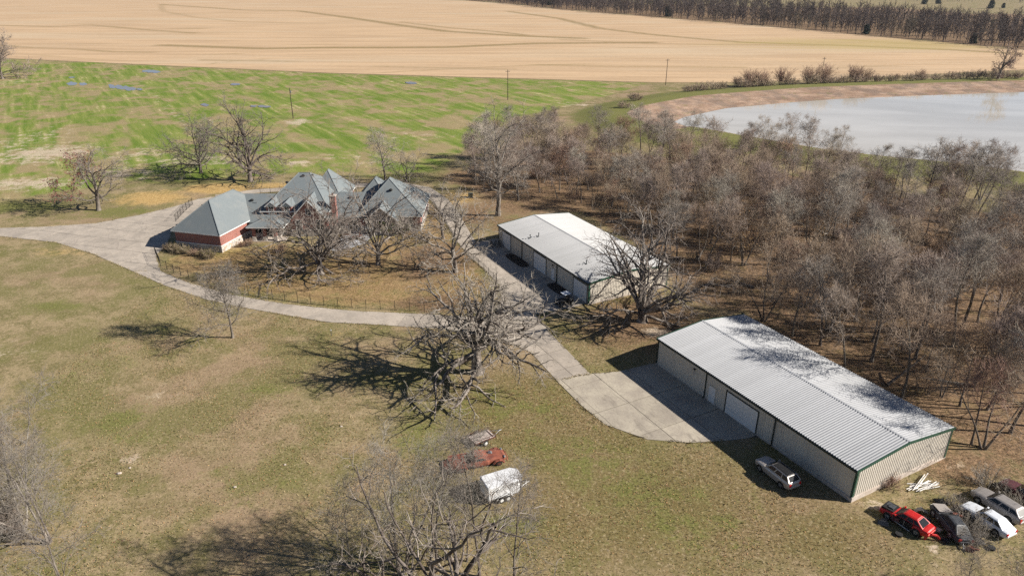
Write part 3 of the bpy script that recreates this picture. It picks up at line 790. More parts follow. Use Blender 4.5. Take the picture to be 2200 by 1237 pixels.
# ------------------------------------------------------------------ brick house
HX, HY = -42.0, 138.0
house = empty('house', (HX, HY, 0)); tag(house, 'red brick house with steep grey shingle roofs and stone base', 'house')
OFF = Matrix.Translation((-HX, -HY, 0))
def hb(): return MB(OFF)
def quadpts(O, ex_, ey_, W, D, oh=0.0):
    O = np.array(O); ex_ = np.array(ex_); ey_ = np.array(ey_)
    return [O - ex_ * oh - ey_ * oh, O + ex_ * (W + oh) - ey_ * oh, O + ex_ * (W + oh) + ey_ * (D + oh), O - ex_ * oh + ey_ * (D + oh)]
def block(O, W, D, ze, exy=((1, 0), (0, 1)), stone=1.25, zs=None, m=None):
    p = quadpts(O, exy[0], exy[1], W, D)
    if stone > 0:
        po = quadpts(O, exy[0], exy[1], W, D, 0.07)
        st = hb().prism(po, -0.1, stone).build('stone_base', M['stone'], house)
        pb = quadpts(O, exy[0], exy[1], W, D, 0.11)
        hb().prism(pb, stone, stone + 0.12).build('stone_sill', M['white_paint'], st)
    hb().prism(p, stone if stone > 0 else -0.1, ze - 0.05).build('wall', m or M['brick'], house)
def hip(O, W, D, ze, zr, ridge, exy=((1, 0), (0, 1)), oh=0.45):
    """hip roof over a rectangle, ridge = two points (local u, v)"""
    p = quadpts(O, exy[0], exy[1], W, D, oh); O = np.array(O); a = np.array(exy[0]); b = np.array(exy[1])
    R = [O + a * u + b * v for u, v in ridge]
    v = [(q[0], q[1], ze - .18) for q in p] + [(q[0], q[1], ze) for q in p] + [(q[0], q[1], zr) for q in R]
    # ridge ordered so that R0 belongs to the corners p0/(p3 or p1)
    along_x = abs(ridge[1][0] - ridge[0][0]) > abs(ridge[1][1] - ridge[0][1])
    if along_x: fs = [(4, 5, 9, 8), (5, 6, 9), (6, 7, 8, 9), (7, 4, 8)]
    else: fs = [(4, 5, 8), (5, 6, 9, 8), (6, 7, 9), (7, 4, 8, 9)]
    fs += [(3, 2, 1, 0), (0, 1, 5, 4), (1, 2, 6, 5), (2, 3, 7, 6), (3, 0, 4, 7)]
    r = hb().solid(v, fs).build('roof', M['shingle'], house)
    po = quadpts(O, exy[0], exy[1], W, D, oh + .035); n = 4
    fb = hb()
    for i in range(4):
        j = (i + 1) % 4
        fb.solid([(p[i][0], p[i][1], ze - .2), (po[i][0], po[i][1], ze - .2), (po[j][0], po[j][1], ze - .2), (p[j][0], p[j][1], ze - .2),
                  (p[i][0], p[i][1], ze - .03), (po[i][0], po[i][1], ze - .03), (po[j][0], po[j][1], ze - .03), (p[j][0], p[j][1], ze - .03)],
                 [(0, 1, 2, 3), (7, 6, 5, 4), (1, 5, 6, 2)])
    fb.build('fascia', M['white_paint'], r)
    # ridge and hip caps
    cb = hb()
    def cap(a_, b_): cb.tube((a_[0], a_[1], a_[2] - .01), (b_[0], b_[1], b_[2] - .01), .09, .09, 6)
    cap(v[8], v[9])
    for i, k in (((0, 8), (1, 9), (2, 9), (3, 8)) if along_x else ((0, 8), (1, 8), (2, 9), (3, 9))): cap(v[4 + i], v[k])
    cb.build('hip_cap', M['shingle'], r)
    return r
def gable(O, W, D, ze, zr, axis='y', oh=0.4, front_m=None, wall=True):
    """gable roof; axis is the ridge direction; front gable at the low end of the axis"""
    if axis == 'y':
        f = lambda u, v, z: (O[0] + u, O[1] + v, z)
    else:
        f = lambda u, v, z: (O[0] + v, O[1] + W - u, z)
    s = (zr - ze) / (W / 2); t = .16
    v = [f(-oh, -oh, ze - s * oh), f(W / 2, -oh, zr), f(W + oh, -oh, ze - s * oh), f(-oh, D + oh, ze - s * oh), f(W / 2, D + oh, zr), f(W + oh, D + oh, ze - s * oh)]
    lo = [(a, b, c - t) for a, b, c in v]; vv = v + lo
    fs = [(0, 1, 4, 3), (1, 2, 5, 4), (6, 9, 10, 7), (7, 10, 11, 8), (0, 3, 9, 6), (2, 8, 11, 5), (0, 6, 7, 1), (1, 7, 8, 2), (3, 4, 10, 9), (4, 5, 11, 10)]
    r = hb().solid(vv, [x[::-1] for x in fs]).build('roof', M['shingle'], house)
    me = r.data; bm = bmesh.new(); bm.from_mesh(me); bmesh.ops.recalc_face_normals(bm, faces=bm.faces); bm.to_mesh(me); bm.free()
    rb = hb()
    for a_, b_ in ((0, 1), (1, 2)):
        p0, p1 = Vector(v[a_]), Vector(v[b_]); d = Vector(f(0, -.05, 0)) - Vector(f(0, 0, 0))
        q = [p0 + d, p1 + d, p1 + d - Vector((0, 0, .24)), p0 + d - Vector((0, 0, .24))]
        rb.solid([tuple(x) for x in q] + [tuple(x - d * .9) for x in q], [(0, 1, 2, 3), (7, 6, 5, 4), (0, 4, 5, 1), (2, 6, 7, 3)])
    rb.build('bargeboard', M['white_paint'], r)
    if wall:
        hb().solid([f(0, 0, ze - .06), f(W / 2, 0, zr - .2), f(W, 0, ze - .06), f(0, D, ze - .06), f(W / 2, D, zr - .2), f(W, D, ze - .06)], [(0, 1, 2), (3, 5, 4), (0, 3, 4, 1), (1, 4, 5, 2), (0, 2, 5, 3)]).build('gable_wall', front_m or M['brick'], house)
    return r
def window(x, y, z0, w, h, face='front', parent=None):
    """window with frame and pane in a wall facing the camera (-Y) or right (+X)"""
    if face == 'front':
        B = lambda a, b, c, d, z_, z2: (x + a, x + b, y - d, y - c, z_, z2)
    else:
        B = lambda a, b, c, d, z_, z2: (x + c, x + d, y + a, y + b, z_, z2)
    fr = hb().box(*B(-w / 2 - .09, w / 2 + .09, -.02, .05, z0 - .1, z0 - .001)).box(*B(-w / 2 - .09, w / 2 + .09, -.02, .05, z0 + h + .001, z0 + h + .1))
    fr.box(*B(-w / 2 - .09, -w / 2 - .001, -.02, .05, z0, z0 + h)).box(*B(w / 2 + .001, w / 2 + .09, -.02, .05, z0, z0 + h)).box(*B(-.03, .03, -.02, .04, z0, z0 + h)).box(*B(-w / 2, w / 2, -.02, .036, z0 + h * .5 - .03, z0 + h * .5 + .03))
    wo = fr.build('window', M['white_paint'], parent or house)
    hb().box(*B(-w / 2, w / 2, -.03, .012, z0, z0 + h)).build('pane', M['glass'], wo)

GE = ((0.962, -0.267), (0.267, 0.964)); GO = (-64.0, 126.0)
block(GO, 9.9, 17.0, 3.6, GE)
hip(GO, 9.9, 17.0, 3.6, 8.4, [(4.95, 4.9), (4.95, 12.4)], GE)
block((-57, 131.8), 11.0, 12.0, 3.5)
gable((-58.2, 131.8), 12.0, 14.0, 3.5, 7.2, 'x', front_m=M['brick'])
block((-49.5, 133.4), 13.0, 18.0, 5.0)
hip((-49.5, 133.4), 13.0, 18.0, 5.0, 10.1, [(5.2, 9.8), (7.4, 9.8)], oh=.4)
block((-43.7, 132.3), 7.2, 8.0, 3.8)
gable((-43.7, 132.3), 7.2, 10.0, 3.8, 7.6, 'y')
block((-43.0, 141.5), 7.4, 12.0, 4.2)
hip((-43.0, 141.5), 7.4, 12.0, 4.2, 9.7, [(3.7, 5.4), (3.7, 6.4)], oh=.4)
block((-37.0, 134.6), 9.0, 15.6, 3.4)
gable((-37.4, 134.6), 15.6, 9.5, 3.4, 6.2, 'x')
block((-31.0, 135.2), 12.5, 14.5, 3.4)
hip((-31.0, 135.2), 12.5, 14.5, 3.4, 9.2, [(5.6, 6.6), (5.6, 7.8)])
block((-33.2, 140.2), 8.2, 11.8, 3.4)
hip((-33.2, 140.2), 8.2, 11.8, 3.4, 8.4, [(4.2, 4.6), (4.2, 6.4)])
block((-29.2, 133.2), 6.2, 5.0, 3.4, m=M['stone'])
gable((-29.2, 133.2), 6.2, 7.0, 3.4, 5.9, 'y', front_m=M['stone'])
# dormers breaking the main eave
for x in (-47.6, -44.5):
    dw = hb().box(x - .95, x + .95, 133.05, 136.5, 4.3, 6.1).build('dormer', M['brick'], house)
    s = .95
    rr_ = hb().solid([(x - 1.25, 132.85, 5.95), (x, 132.85, 7.0), (x + 1.25, 132.85, 5.95), (x - 1.25, 137.6, 5.95), (x, 137.6, 7.0), (x + 1.25, 137.6, 5.95)],
                     [(0, 1, 4, 3), (1, 2, 5, 4), (0, 3, 5, 2), (0, 2, 1), (3, 4, 5)]).build('dormer_roof', M['shingle'], dw)
    hb().solid([(x - 1.27, 132.83, 5.93), (x, 132.83, 7.02), (x, 132.83, 6.8), (x - 1.1, 132.83, 5.85), (x + 1.27, 132.83, 5.93), (x + 1.1, 132.83, 5.85)], [(0, 3, 2, 1), (1, 2, 5, 4)]).build('bargeboard', M['white_paint'], dw)
    window(x, 133.05, 4.55, .9, 1.35, parent=dw)
# porch
hip((-51.2, 129.3), 6.6, 2.7, 3.05, 4.0, [(2.4, 2.4), (4.2, 2.4)], oh=.35)
hb().prism([(-51.2, 129.2), (-44.4, 129.2), (-44.4, 131.7), (-51.2, 131.7)], 0, .16).build('porch_floor', M['foundation'], house)
for x in (-50.4, -48.3, -46.2):
    c = hb().box(x - .26, x + .26, 129.4, 129.92, 1.0, 2.9).build('porch_column', M['brick'], house)
    hb().box(x - .34, x + .34, 129.32, 130.0, .15, 1.0).build('stone_pier', M['stone'], c)
hb().box(-48.7, -47.6, 131.62, 131.72, .16, 2.35).build('front_door', M['black'], house)
for x, y, z0, w, h in ((-50.2, 131.7, .9, 1.2, 1.6), (-46.0, 131.7, .9, 1.2, 1.6), (-42.2, 132.22, 1.5, 1.1, 1.9), (-40.1, 132.3, 4.4, .9, 1.2), (-38.2, 132.22, 1.5, 1.1, 1.9), (-34.6, 134.5, 1.3, 1.8, 1.7), (-32.0, 134.5, .3, 1.8, 2.3), (-26.1, 133.1, 1.4, 1.8, 1.6), (-20.7, 135.12, 1.4, 1.3, 1.6)):
    window(x, y, z0, w, h)
for y in (138.2, 142.8): window(-18.43, y, 1.4, 1.2, 1.5, 'right')
# chimney
ch = hb().box(-36.1, -35.0, 133.9, 135.0, 1.6, 7.7).build('chimney', M['brick'], house)
hb().box(-36.35, -34.75, 133.7, 135.2, -.1, 1.6).build('chimney_base', M['stone'], ch)
hb().box(-36.22, -34.88, 133.78, 135.12, 7.7, 7.9).build('chimney_cap', M['foundation'], ch)
hb().tube((-35.55, 134.45, 7.9), (-35.55, 134.45, 8.3), .17).build('flue', M['rust_dark'], ch)
# roof vents: on the garage, connecting wing, main roof and right wing
def garage_pt(u, v):
    p = np.array(GO) + np.array(GE[0]) * u + np.array(GE[1]) * v
    return p
for u, v, z in ((3.6, 4.6, 7.35), (4.3, 6.2, 8.0), (4.3, 7.4, 8.0), (4.3, 8.4, 8.0), (4.3, 11.6, 8.0)):
    p = garage_pt(u, v)
    hb().ball((p[0], p[1], z - .05), .32, .32, .25, 8, 5).build('roof_vent', M['black'], house)
for x, y, z in ((-52.3, 136.2, 6.3), (-43.2, 142.2, 9.72), (-41.6, 143.0, 9.55), (-46.2, 140.6, 8.75), (-33.4, 140.4, 5.6), (-32.2, 140.4, 5.6), (-24.8, 139.4, 7.5)):
    hb().ball((x, y, z), .38, .38, .28, 8, 5).build('roof_vent', M['black'], house)
hb().tube((-51.2, 135.6, 5.9), (-51.2, 135.6, 6.5), .06).build('vent_pipe', M['steel'], house)
# flagstone patio
patio = empty('patio', (0, 0, 0)); tag(patio, kind='structure')
PP = G([(705, 536), (730, 512), (752, 500), (790, 498), (800, 508), (782, 524), (750, 534), (720, 540)])
bed('patio_bed', [PP], M['joint'], 0.03)
bisect_slabs(patio, PP, gridcuts(PP[0], np.array((1, .1)), np.array((-.1, 1)), 1.7, 1.7, 9, 9), M['patio'], 0.07)

# ------------------------------------------------------------------ iron fence round the yard
picket_me = None
def fence(pix, label, name='fence', hgt=1.5, step=2.3):
    global picket_me
    P = np.array(G(pix)); root = empty(name, (P[0][0], P[0][1], 0)); tag(root, label, 'fence')
    s = np.r_[0, np.cumsum(np.hypot(*np.diff(P, axis=0).T))]; L = s[-1]
    at = lambda d: np.array((np.interp(d, s, P[:, 0]) - P[0][0], np.interp(d, s, P[:, 1]) - P[0][1]))
    n = max(1, int(round(L / step)))
    if 'post' not in _shared:
        _shared['post'] = MB().box(-.035, .035, -.035, .035, -.1, hgt + .1).solid([(-.06, -.06, hgt + .1), (.06, -.06, hgt + .1), (.06, .06, hgt + .1), (-.06, .06, hgt + .1), (0, 0, hgt + .2)], [(3, 2, 1, 0), (0, 1, 4), (1, 2, 4), (2, 3, 4), (3, 0, 4)]).mesh('post', M['iron'])
    pk = MB()
    for i in range(n + 1):
        p = at(L * i / n); o = link_mesh('post', _shared['post'], root); o.location = (p[0], p[1], 0)
    for i in range(n):
        a, b = at(L * i / n), at(L * (i + 1) / n); d = (b - a) / np.linalg.norm(b - a)
        for z in (.2, hgt - .2, hgt): pk.tube((*(a + d * .05), z), (*(b - d * .05), z), .014, .014, 4)
        m = int(np.linalg.norm(b - a) / .14)
        for k in range(1, m):
            q = a + (b - a) * k / m; pk.tube((q[0], q[1], .08), (q[0], q[1], hgt), .008, .008, 3)
    tag(pk.build('pickets', M['iron'], root), kind='stuff')
    return root
fence([(345, 572), (372, 585), (400, 597), (450, 611), (520, 630), (600, 643), (700, 656), (800, 664), (900, 669), (1000, 674), (1040, 675)], 'black iron picket fence along the lower driveway in front of the yard')
fence([(1064, 640), (1068, 612), (1040, 584), (1006, 556)], 'short black iron fence run across the driveway from the far barn')
fence([(982, 526), (953, 482), (930, 442), (900, 416), (855, 403)], 'black iron fence curving round the house end by the tall pale tree')
fence([(850, 402), (740, 407), (640, 412), (560, 418)], 'black iron fence along the drive behind the house roofs')
fence([(378, 476), (395, 457), (414, 440)], 'black iron gate leaf standing at the driveway beside the garage roof', 'gate', 1.6, 2.0)
fence([(334, 545), (345, 570)], 'small black iron gate at the left end of the front yard fence', 'gate', 1.6, 2.0)

# ------------------------------------------------------------------ bare winter trees
def nrm(v): return v / (np.linalg.norm(v, axis=-1, keepdims=True) + 1e-9)
def grow(r, P, D, L, R, n, wander, trop, tip=0.25):
    """polylines from P along D; trop pulls the direction up (+) or down (-)"""
    N = len(P); pts = np.zeros((N, n + 1, 3)); pts[:, 0] = P; d = nrm(D); st = (L / n)[:, None]
    for i in range(n):
        d = d + r.normal(0, wander, (N, 3)); d[:, 2] += trop if np.isscalar(trop) else trop[i]
        d = nrm(d); pts[:, i + 1] = pts[:, i] + d * st
    rad = R[:, None] * np.linspace(1, tip, n + 1)[None]
    return pts, rad
def spawn(r, pts, rad, c, t0, t1, a0, a1, rf, jit=1.0):
    N, n1, _ = pts.shape; n = n1 - 1
    t = (np.arange(c)[None] + r.uniform(0, 1, (N, c)) * jit) / c * (t1 - t0) + t0
    f = np.clip(t, 0, 0.999) * n; i = f.astype(int); w = (f - i)[..., None]; rows = np.arange(N)[:, None]
    P = pts[rows, i] * (1 - w) + pts[rows, i + 1] * w; T = nrm(pts[rows, i + 1] - pts[rows, i])
    R = (rad[rows, i] * (1 - w[..., 0]) + rad[rows, i + 1] * w[..., 0]) * rf
    ref = np.where(np.abs(T[..., 2:3]) < 0.9, np.array([0, 0, 1.0]), np.array([1.0, 0, 0]))
    U = nrm(np.cross(T, ref)); V = np.cross(T, U)
    az = np.arange(c)[None] * 2.4 + r.uniform(0, 6.28, (N, 1)) + r.normal(0, .5, (N, c)); an = np.radians(r.uniform(a0, a1, (N, c)))
    D = T * np.cos(an)[..., None] + (U * np.cos(az)[..., None] + V * np.sin(az)[..., None]) * np.sin(an)[..., None]
    return P.reshape(-1, 3), D.reshape(-1, 3), R.ravel(), t.ravel(), np.repeat(np.arange(N), c)
def tubes(batches):
    Vs = []; Fs = []; off = 0
    for pts, rad, k in batches:
        N, n, _ = pts.shape
        T = np.empty_like(pts); T[:, 1:-1] = pts[:, 2:] - pts[:, :-2]; T[:, 0] = pts[:, 1] - pts[:, 0]; T[:, -1] = pts[:, -1] - pts[:, -2]; T = nrm(T)
        m = T.mean(1); ax = np.argmin(np.abs(m), 1); ref = np.eye(3)[ax][:, None, :]
        U = nrm(np.cross(T, np.broadcast_to(ref, T.shape))); V = np.cross(T, U)
        a = np.arange(k) * 2 * math.pi / k
        v = pts[:, :, None] + rad[:, :, None, None] * (U[:, :, None] * np.cos(a)[None, None, :, None] + V[:, :, None] * np.sin(a)[None, None, :, None])
        idx = np.arange(N * n * k).reshape(N, n, k) + off; nx_ = np.roll(idx, -1, 2)
        f = np.stack([idx[:, :-1], nx_[:, :-1], nx_[:, 1:], idx[:, 1:]], -1).reshape(-1, 4)
        Vs.append(v.reshape(-1, 3)); Fs.append(f); off += N * n * k
    return np.concatenate(Vs), np.concatenate(Fs)
def np_mesh(name, v, f, m, smooth=False):
    me = bpy.data.meshes.new(name)
    me.vertices.add(len(v)); me.vertices.foreach_set('co', v.ravel().astype('f4'))
    me.loops.add(f.size); me.loops.foreach_set('vertex_index', f.ravel().astype('i4'))
    k = f.shape[1]
    me.polygons.add(len(f)); me.polygons.foreach_set('loop_start', (np.arange(len(f)) * k).astype('i4'))
    if smooth: me.polygons.foreach_set('use_smooth', np.ones(len(f), bool))
    me.update(calc_edges=True)
    me.materials.append(m)
    return me
def leaf_quads(r, P, per, spread, size):
    c = np.repeat(P, per, 0) + r.normal(0, spread, (len(P) * per, 3))
    u = nrm(r.normal(0, 1, c.shape)); w = nrm(np.cross(u, r.normal(0, 1, c.shape))); s = r.uniform(.6, 1.2, (len(c), 1)) * size
    v = np.stack([c - u * s, c + w * s * .6, c + u * s, c - w * s * .6], 1).reshape(-1, 3)
    return v, np.arange(len(v)).reshape(-1, 4)
def finish(name, r, levels, m_bark, m_twig, cut, leaf=None):
    """levels: (pts, rad, sides); the first `cut` make the trunk mesh, the rest the crown"""
    v, f = tubes(levels[:cut]); tr = np_mesh('trunk', v, f, m_bark, True)
    v, f = tubes(levels[cut:]); cr = np_mesh('crown', v, f, m_twig)
    lf = None
    if leaf:
        tips = levels[-1][0][:, -1]; keep = leaf[0](tips, r); 
        v, f = leaf_quads(r, tips[keep], leaf[1], leaf[2], leaf[3]); lf = np_mesh('leaves', v, f, leaf[4])
    return dict(trunk=tr, crown=cr, leaves=lf)
def sub(r, lv, c, t0, t1, a0, a1, rf, Lf, n, wander, trop, k, tip=.25, rmin=0.0, Lmin=.3, rmax=9.):
    pts, rad, _ = lv
    P, D, R, t, par = spawn(r, pts, rad, c, t0, t1, a0, a1, rf)
    L = Lf(t, r, len(t), par)
    p2, r2 = grow(r, P, D, np.maximum(L, Lmin), np.clip(R, rmin, rmax), n, wander, trop, tip)
    return (p2, r2, k)
def plen(lv): 
    p = lv[0]; return np.linalg.norm(np.diff(p, axis=1), axis=2).sum(1)

def oak(seed, Ht, Rad, m_b, m_t, limbs=10, nb=9, nt=8, nw=6, lean=0.0, trunk_h=.24, thick=.042, wild=.24, droop=-.03, a_lo=12, a_hi=88, leaf=None, tw=.016):
    r = np.random.default_rng(seed)
    th = Ht * trunk_h
    p, rd = grow(r, np.zeros((1, 3)) + [0, 0, -.2], np.array([[lean, lean * .4, 1.0]]), np.array([th + .2]), np.array([Ht * thick]), 6, .05, .05, .82)
    rd[:, 0] *= 1.45; rd[:, 1] *= 1.08
    lv0 = (p, rd, 10)
    # limbs leave the upper trunk at all angles
    az = np.arange(limbs) * 2.4 + r.normal(0, .3, limbs); el = np.radians(np.linspace(a_lo, a_hi, limbs) + r.normal(0, 7, limbs))
    t = 1 - np.linspace(0, .42, limbs); f = t * 6; i = np.minimum(f.astype(int), 5); w = (f - i)[:, None]
    P = p[0, i] * (1 - w) + p[0, i + 1] * w
    D = np.stack([np.cos(az) * np.sin(el), np.sin(az) * np.sin(el), np.cos(el)], -1)
    # length so that the tips fill an ellipsoid Rad x Ht
    reach = 1 / np.sqrt((np.sin(el) / Rad) ** 2 + (np.cos(el) / (Ht - th * .8)) ** 2)
    L = reach * r.uniform(.95, 1.2, limbs)
    trop = [.10, .06, .03, 0, 0, droop, droop, droop * 2, droop]
    lp, lr = grow(r, P, D, L * 1.15, Ht * thick * r.uniform(.30, .48, limbs), 9, wild, trop, .25)
    lv1 = (lp, lr, 7)
    LL = plen(lv1)
    lv2 = sub(r, lv1, nb, .22, 1., 25, 75, .68, lambda t, r, n, par: LL[par] * (.52 - .28 * t) * r.uniform(.7, 1.25, n), 6, wild * 1.1, .0, 5, .3, .045)
    L2 = plen(lv2)
    lv3 = sub(r, lv2, nt, .18, 1., 25, 70, .6, lambda t, r, n, par: (.45 + L2[par] * (.40 - .15 * t)) * r.uniform(.6, 1.2, n), 3, wild * 1.15, .02, 3, .4, tw * 1.9, .4, .075)
    lv4 = sub(r, lv3, nw, .2, 1., 25, 65, .7, lambda t, r, n, par: r.uniform(.4, .95, n), 1, .2, .03, 3, .35, tw * .75, .3, tw)
    return finish('oak', r, [lv0, lv1, lv2, lv3, lv4], m_b, m_t, 3, leaf)

def upright(seed, Ht, Rad, m_b, m_t, limbs=13, nb=7, nt=6, nw=5, t0=.32, thick=.0125, wild=.13, lean=.03, trop=.07, leaf=None, tw=.017, stems=1, cut=2):
    r = np.random.default_rng(seed)
    if stems == 1: D = np.array([[r.normal(0, lean), r.normal(0, lean), 1.0]]); P0 = np.zeros((1, 3))
    else:
        a = np.arange(stems) * 6.283 / stems + r.uniform(0, 6); s = np.radians(r.uniform(8, 26, stems))
        D = np.stack([np.cos(a) * np.sin(s), np.sin(a) * np.sin(s), np.cos(s)], -1); P0 = np.stack([np.cos(a), np.sin(a), a * 0], -1) * .18
    P0[:, 2] = -.2
    p, rd = grow(r, P0, D, np.full(len(P0), Ht) * (r.uniform(.85, 1, len(P0)) if stems > 1 else 1), np.full(len(P0), Ht * thick / (1 if stems == 1 else 1.3)), 10, .055, .03, .12)
    rd[:, 0] *= 1.4
    lv0 = (p, rd, 8)
    lv1 = sub(r, lv0, max(4, int(limbs / stems)), t0, .98, 30, 66, .6, lambda t, r, n, par: Rad * (1.55 - 1.05 * (t - t0) / (1 - t0)) * r.uniform(.75, 1.2, n), 6, wild, trop * .55, 5, .25)
    L1 = plen(lv1)
    lv2 = sub(r, lv1, nb, .12, 1., 28, 68, .62, lambda t, r, n, par: L1[par] * (.58 - .28 * t) * r.uniform(.7, 1.25, n), 5, wild * 1.2, trop * .3, 4, .25, .02)
    L2 = plen(lv2)
    lv3 = sub(r, lv2, nt, .12, 1., 28, 70, .65, lambda t, r, n, par: (.40 + L2[par] * .42) * r.uniform(.6, 1.2, n), 3, .2, .02, 3, .35, tw * 1.1, .35, .035)
    lv4 = sub(r, lv3, nw, .15, 1., 25, 65, .7, lambda t, r, n, par: r.uniform(.4, .95, n), 1, .2, .02, 3, .4, tw * .7, .3, tw)
    return finish('tree', r, [lv0, lv1, lv2, lv3, lv4], m_b, m_t, cut, leaf)

def shrub(seed, Ht, Rad, m_b, m_t, stems=26, nb=6, nt=5, leaf=None, tw=.014, spread=34):
    r = np.random.default_rng(seed)
    a = r.uniform(0, 6.283, stems); s = np.radians(r.uniform(0, spread, stems)); rr = Rad * .35 * np.sqrt(r.uniform(0, 1, stems))
    D = np.stack([np.cos(a) * np.sin(s), np.sin(a) * np.sin(s), np.cos(s)], -1); P0 = np.stack([np.cos(a) * rr, np.sin(a) * rr, rr * 0 - .1], -1)
    p, rd = grow(r, P0, D, Ht * r.uniform(.6, 1.05, stems), np.full(stems, .03), 6, .10, .03, .3)
    lv0 = (p, rd, 4)
    lv1 = sub(r, lv0, nb, .2, 1., 18, 48, .7, lambda t, r, n, par: Ht * .30 * r.uniform(.6, 1.2, n), 3, .14, .06, 3, .35, tw)
    lv2 = sub(r, lv1, nt, .2, 1., 20, 50, .75, lambda t, r, n, par: Ht * .12 * r.uniform(.6, 1.2, n) + .1, 2, .14, .05, 3, .5, tw * .8)
    return finish('shrub', r, [lv0, lv1, lv2], m_b, m_t, 1, leaf)

def plant(kit, name, loc, label, cat, group=None, rz=0.0, sc=1.0, sz=None, tilt=(0, 0)):
    x, y = loc[0], loc[1]
    e = empty(name, (x, y, loc[2] if len(loc) > 2 else zg(x, y)), rz)
    e.rotation_euler = (tilt[0], tilt[1], rz); e.scale = (sc, sc, sz or sc)
    for k in ('trunk', 'crown', 'leaves'):
        if kit.get(k): link_mesh({'trunk': 'stems' if name in ('shrub', 'brush') else 'trunk', 'crown': 'twigs' if name in ('shrub', 'brush') else 'crown', 'leaves': 'leaves'}[k], kit[k], e)
    return tag(e, label, cat, group)

B_, BP, TG, TB, TM, TR = (M[k] for k in ('bark', 'bark_pale', 'twig_grey', 'twig_brown', 'twig_mauve', 'twig_red'))
def at(px, py): return g(px, py)
# the single trees one can point to
plant(oak(1, 12.6, 10.8, BP, TG, 17, 12, 6, 3, trunk_h=.38, thick=.058, wild=.25, droop=-.05, a_lo=6, a_hi=112), 'oak_tree', at(1025, 800), 'huge gnarled pale oak standing where the two driveways meet', 'tree', rz=2.6)
plant(oak(2, 13.6, 9.4, BP, TG, 16, 10, 6, 3, trunk_h=.16, thick=.055, wild=.13, droop=.02, a_lo=8, a_hi=86), 'oak_tree', at(1380, 690), 'broad low-forking tree at the near corner of the far barn', 'tree', rz=1.2)
plant(upright(3, 9.8, 4.3, B_, M['twig_dark'], 16, 8, 5, 4, t0=.18, thick=.020, wild=.19, tw=.022), 'lone_tree', at(500, 725), 'small lone bare tree on the lawn below the lower driveway', 'tree')
plant(oak(4, 12.6, 8.2, B_, TG, 10, 8, 6, 4, lean=.16, trunk_h=.34, thick=.036, wild=.25, a_hi=96, leaf=(lambda p, r: (p[:, 0] < -1.5) & (p[:, 2] > 3.5) & (r.uniform(0, 1, len(p)) < .8), 5, .22, .17, M['leaf_red'])), 'oak_tree', at(212, 452), 'broken oak with russet leaf clump at the left edge of the crop field', 'tree', rz=0.0)
plant(oak(5, 12.8, 8.0, B_, M['twig_dark'], 14, 11, 8, 4, trunk_h=.26, thick=.034, wild=.20, droop=-.03), 'oak_tree', at(432, 372), 'dense round-headed bare oak behind the garage, left of its taller neighbour', 'tree', rz=2.0)
plant(oak(6, 16.8, 8.6, B_, M['twig_dark'], 14, 11, 7, 4, trunk_h=.24, thick=.036, wild=.20, a_hi=92), 'oak_tree', at(538, 390), 'tall spreading bare oak behind the garage roof', 'tree', rz=.4)
plant(upright(7, 12.2, 4.4, B_, TG, 14, 7, 5, 4, t0=.26, thick=.024, wild=.18, tw=.024), 'lone_tree', at(828, 388), 'slender bare tree rising behind the right wing of the house', 'tree')
plant(oak(71, 8.0, 6.0, B_, TG, 8, 7, 6, 5, lean=.25, trunk_h=.2, thick=.034, wild=.2, a_lo=30, a_hi=92), 'oak_tree', at(872, 392), 'low spreading bare tree beside the drive behind the house', 'tree', rz=.2)
plant(oak(8, 18.6, 6.4, BP, TG, 11, 9, 8, 6, trunk_h=.50, thick=.026, wild=.15, a_lo=6, a_hi=80), 'oak_tree', at(1070, 463), 'tall pale-limbed tree at the far end of the far barn', 'tree', rz=1.0)
plant(oak(9, 14.5, 10.0, BP, TG, 16, 12, 7, 4, trunk_h=.20, thick=.036, wild=.25, droop=-.04, a_lo=8, a_hi=100), 'oak_tree', at(690, 588), 'dense tangled oak hiding the middle of the house front', 'tree', rz=0.3)
plant(oak(10, 13.8, 8.4, BP, TG, 12, 10, 6, 3, lean=-.05, trunk_h=.20, thick=.032, wild=.17, a_lo=8, a_hi=78), 'oak_tree', at(812, 568), 'forked bare oak on leaf litter before the patio', 'tree', rz=2.4)
plant(oak(11, 14.0, 7.0, BP, TG, 11, 9, 6, 3, trunk_h=.30, thick=.032, wild=.24, a_hi=100), 'oak_tree', at(978, 584), 'pale bare oak inside the yard between fence and forked oak', 'tree', rz=.9)
plant(oak(12, 10.0, 4.6, BP, TG, 8, 8, 5, 3, trunk_h=.32, thick=.030, wild=.2, a_hi=90), 'oak_tree', at(952, 512), 'bare oak at the yard fence near the far barn corner', 'tree', rz=1.7)
# the bare trees along the bottom of the picture
k1 = upright(13, 14.5, 4.6, BP, M['twig_dark'], 26, 8, 5, 4, t0=.12, thick=.0095, wild=.15, stems=4, tw=.014)
k2 = upright(14, 14.5, 3.4, B_, M['twig_dark'], 14, 7, 5, 3, t0=.24, thick=.0095, wild=.14, tw=.012)
k3 = upright(15, 14.0, 3.6, B_, M['twig_dark'], 14, 7, 5, 3, t0=.26, thick=.009, wild=.16, tw=.012)
plant(k1, 'bare_tree', at(862, 1232), 'many-stemmed pale tree at the bottom edge, biggest of its clump', 'tree', 'trees along the bottom edge', sc=1.0)
plant(k2, 'bare_tree', at(922, 1222), 'straight bare tree just right of the many-stemmed pale tree', 'tree', 'trees along the bottom edge', rz=1.2)
plant(k3, 'bare_tree', at(1003, 1205), 'slim bare tree reaching up over the white trailer shadow', 'tree', 'trees along the bottom edge', rz=2.5, sc=.6)
plant(k2, 'bare_tree', at(1030, 1240), 'bare tree whose dark branches cross the white trailer', 'tree', 'trees along the bottom edge', rz=3.6, sc=.98)
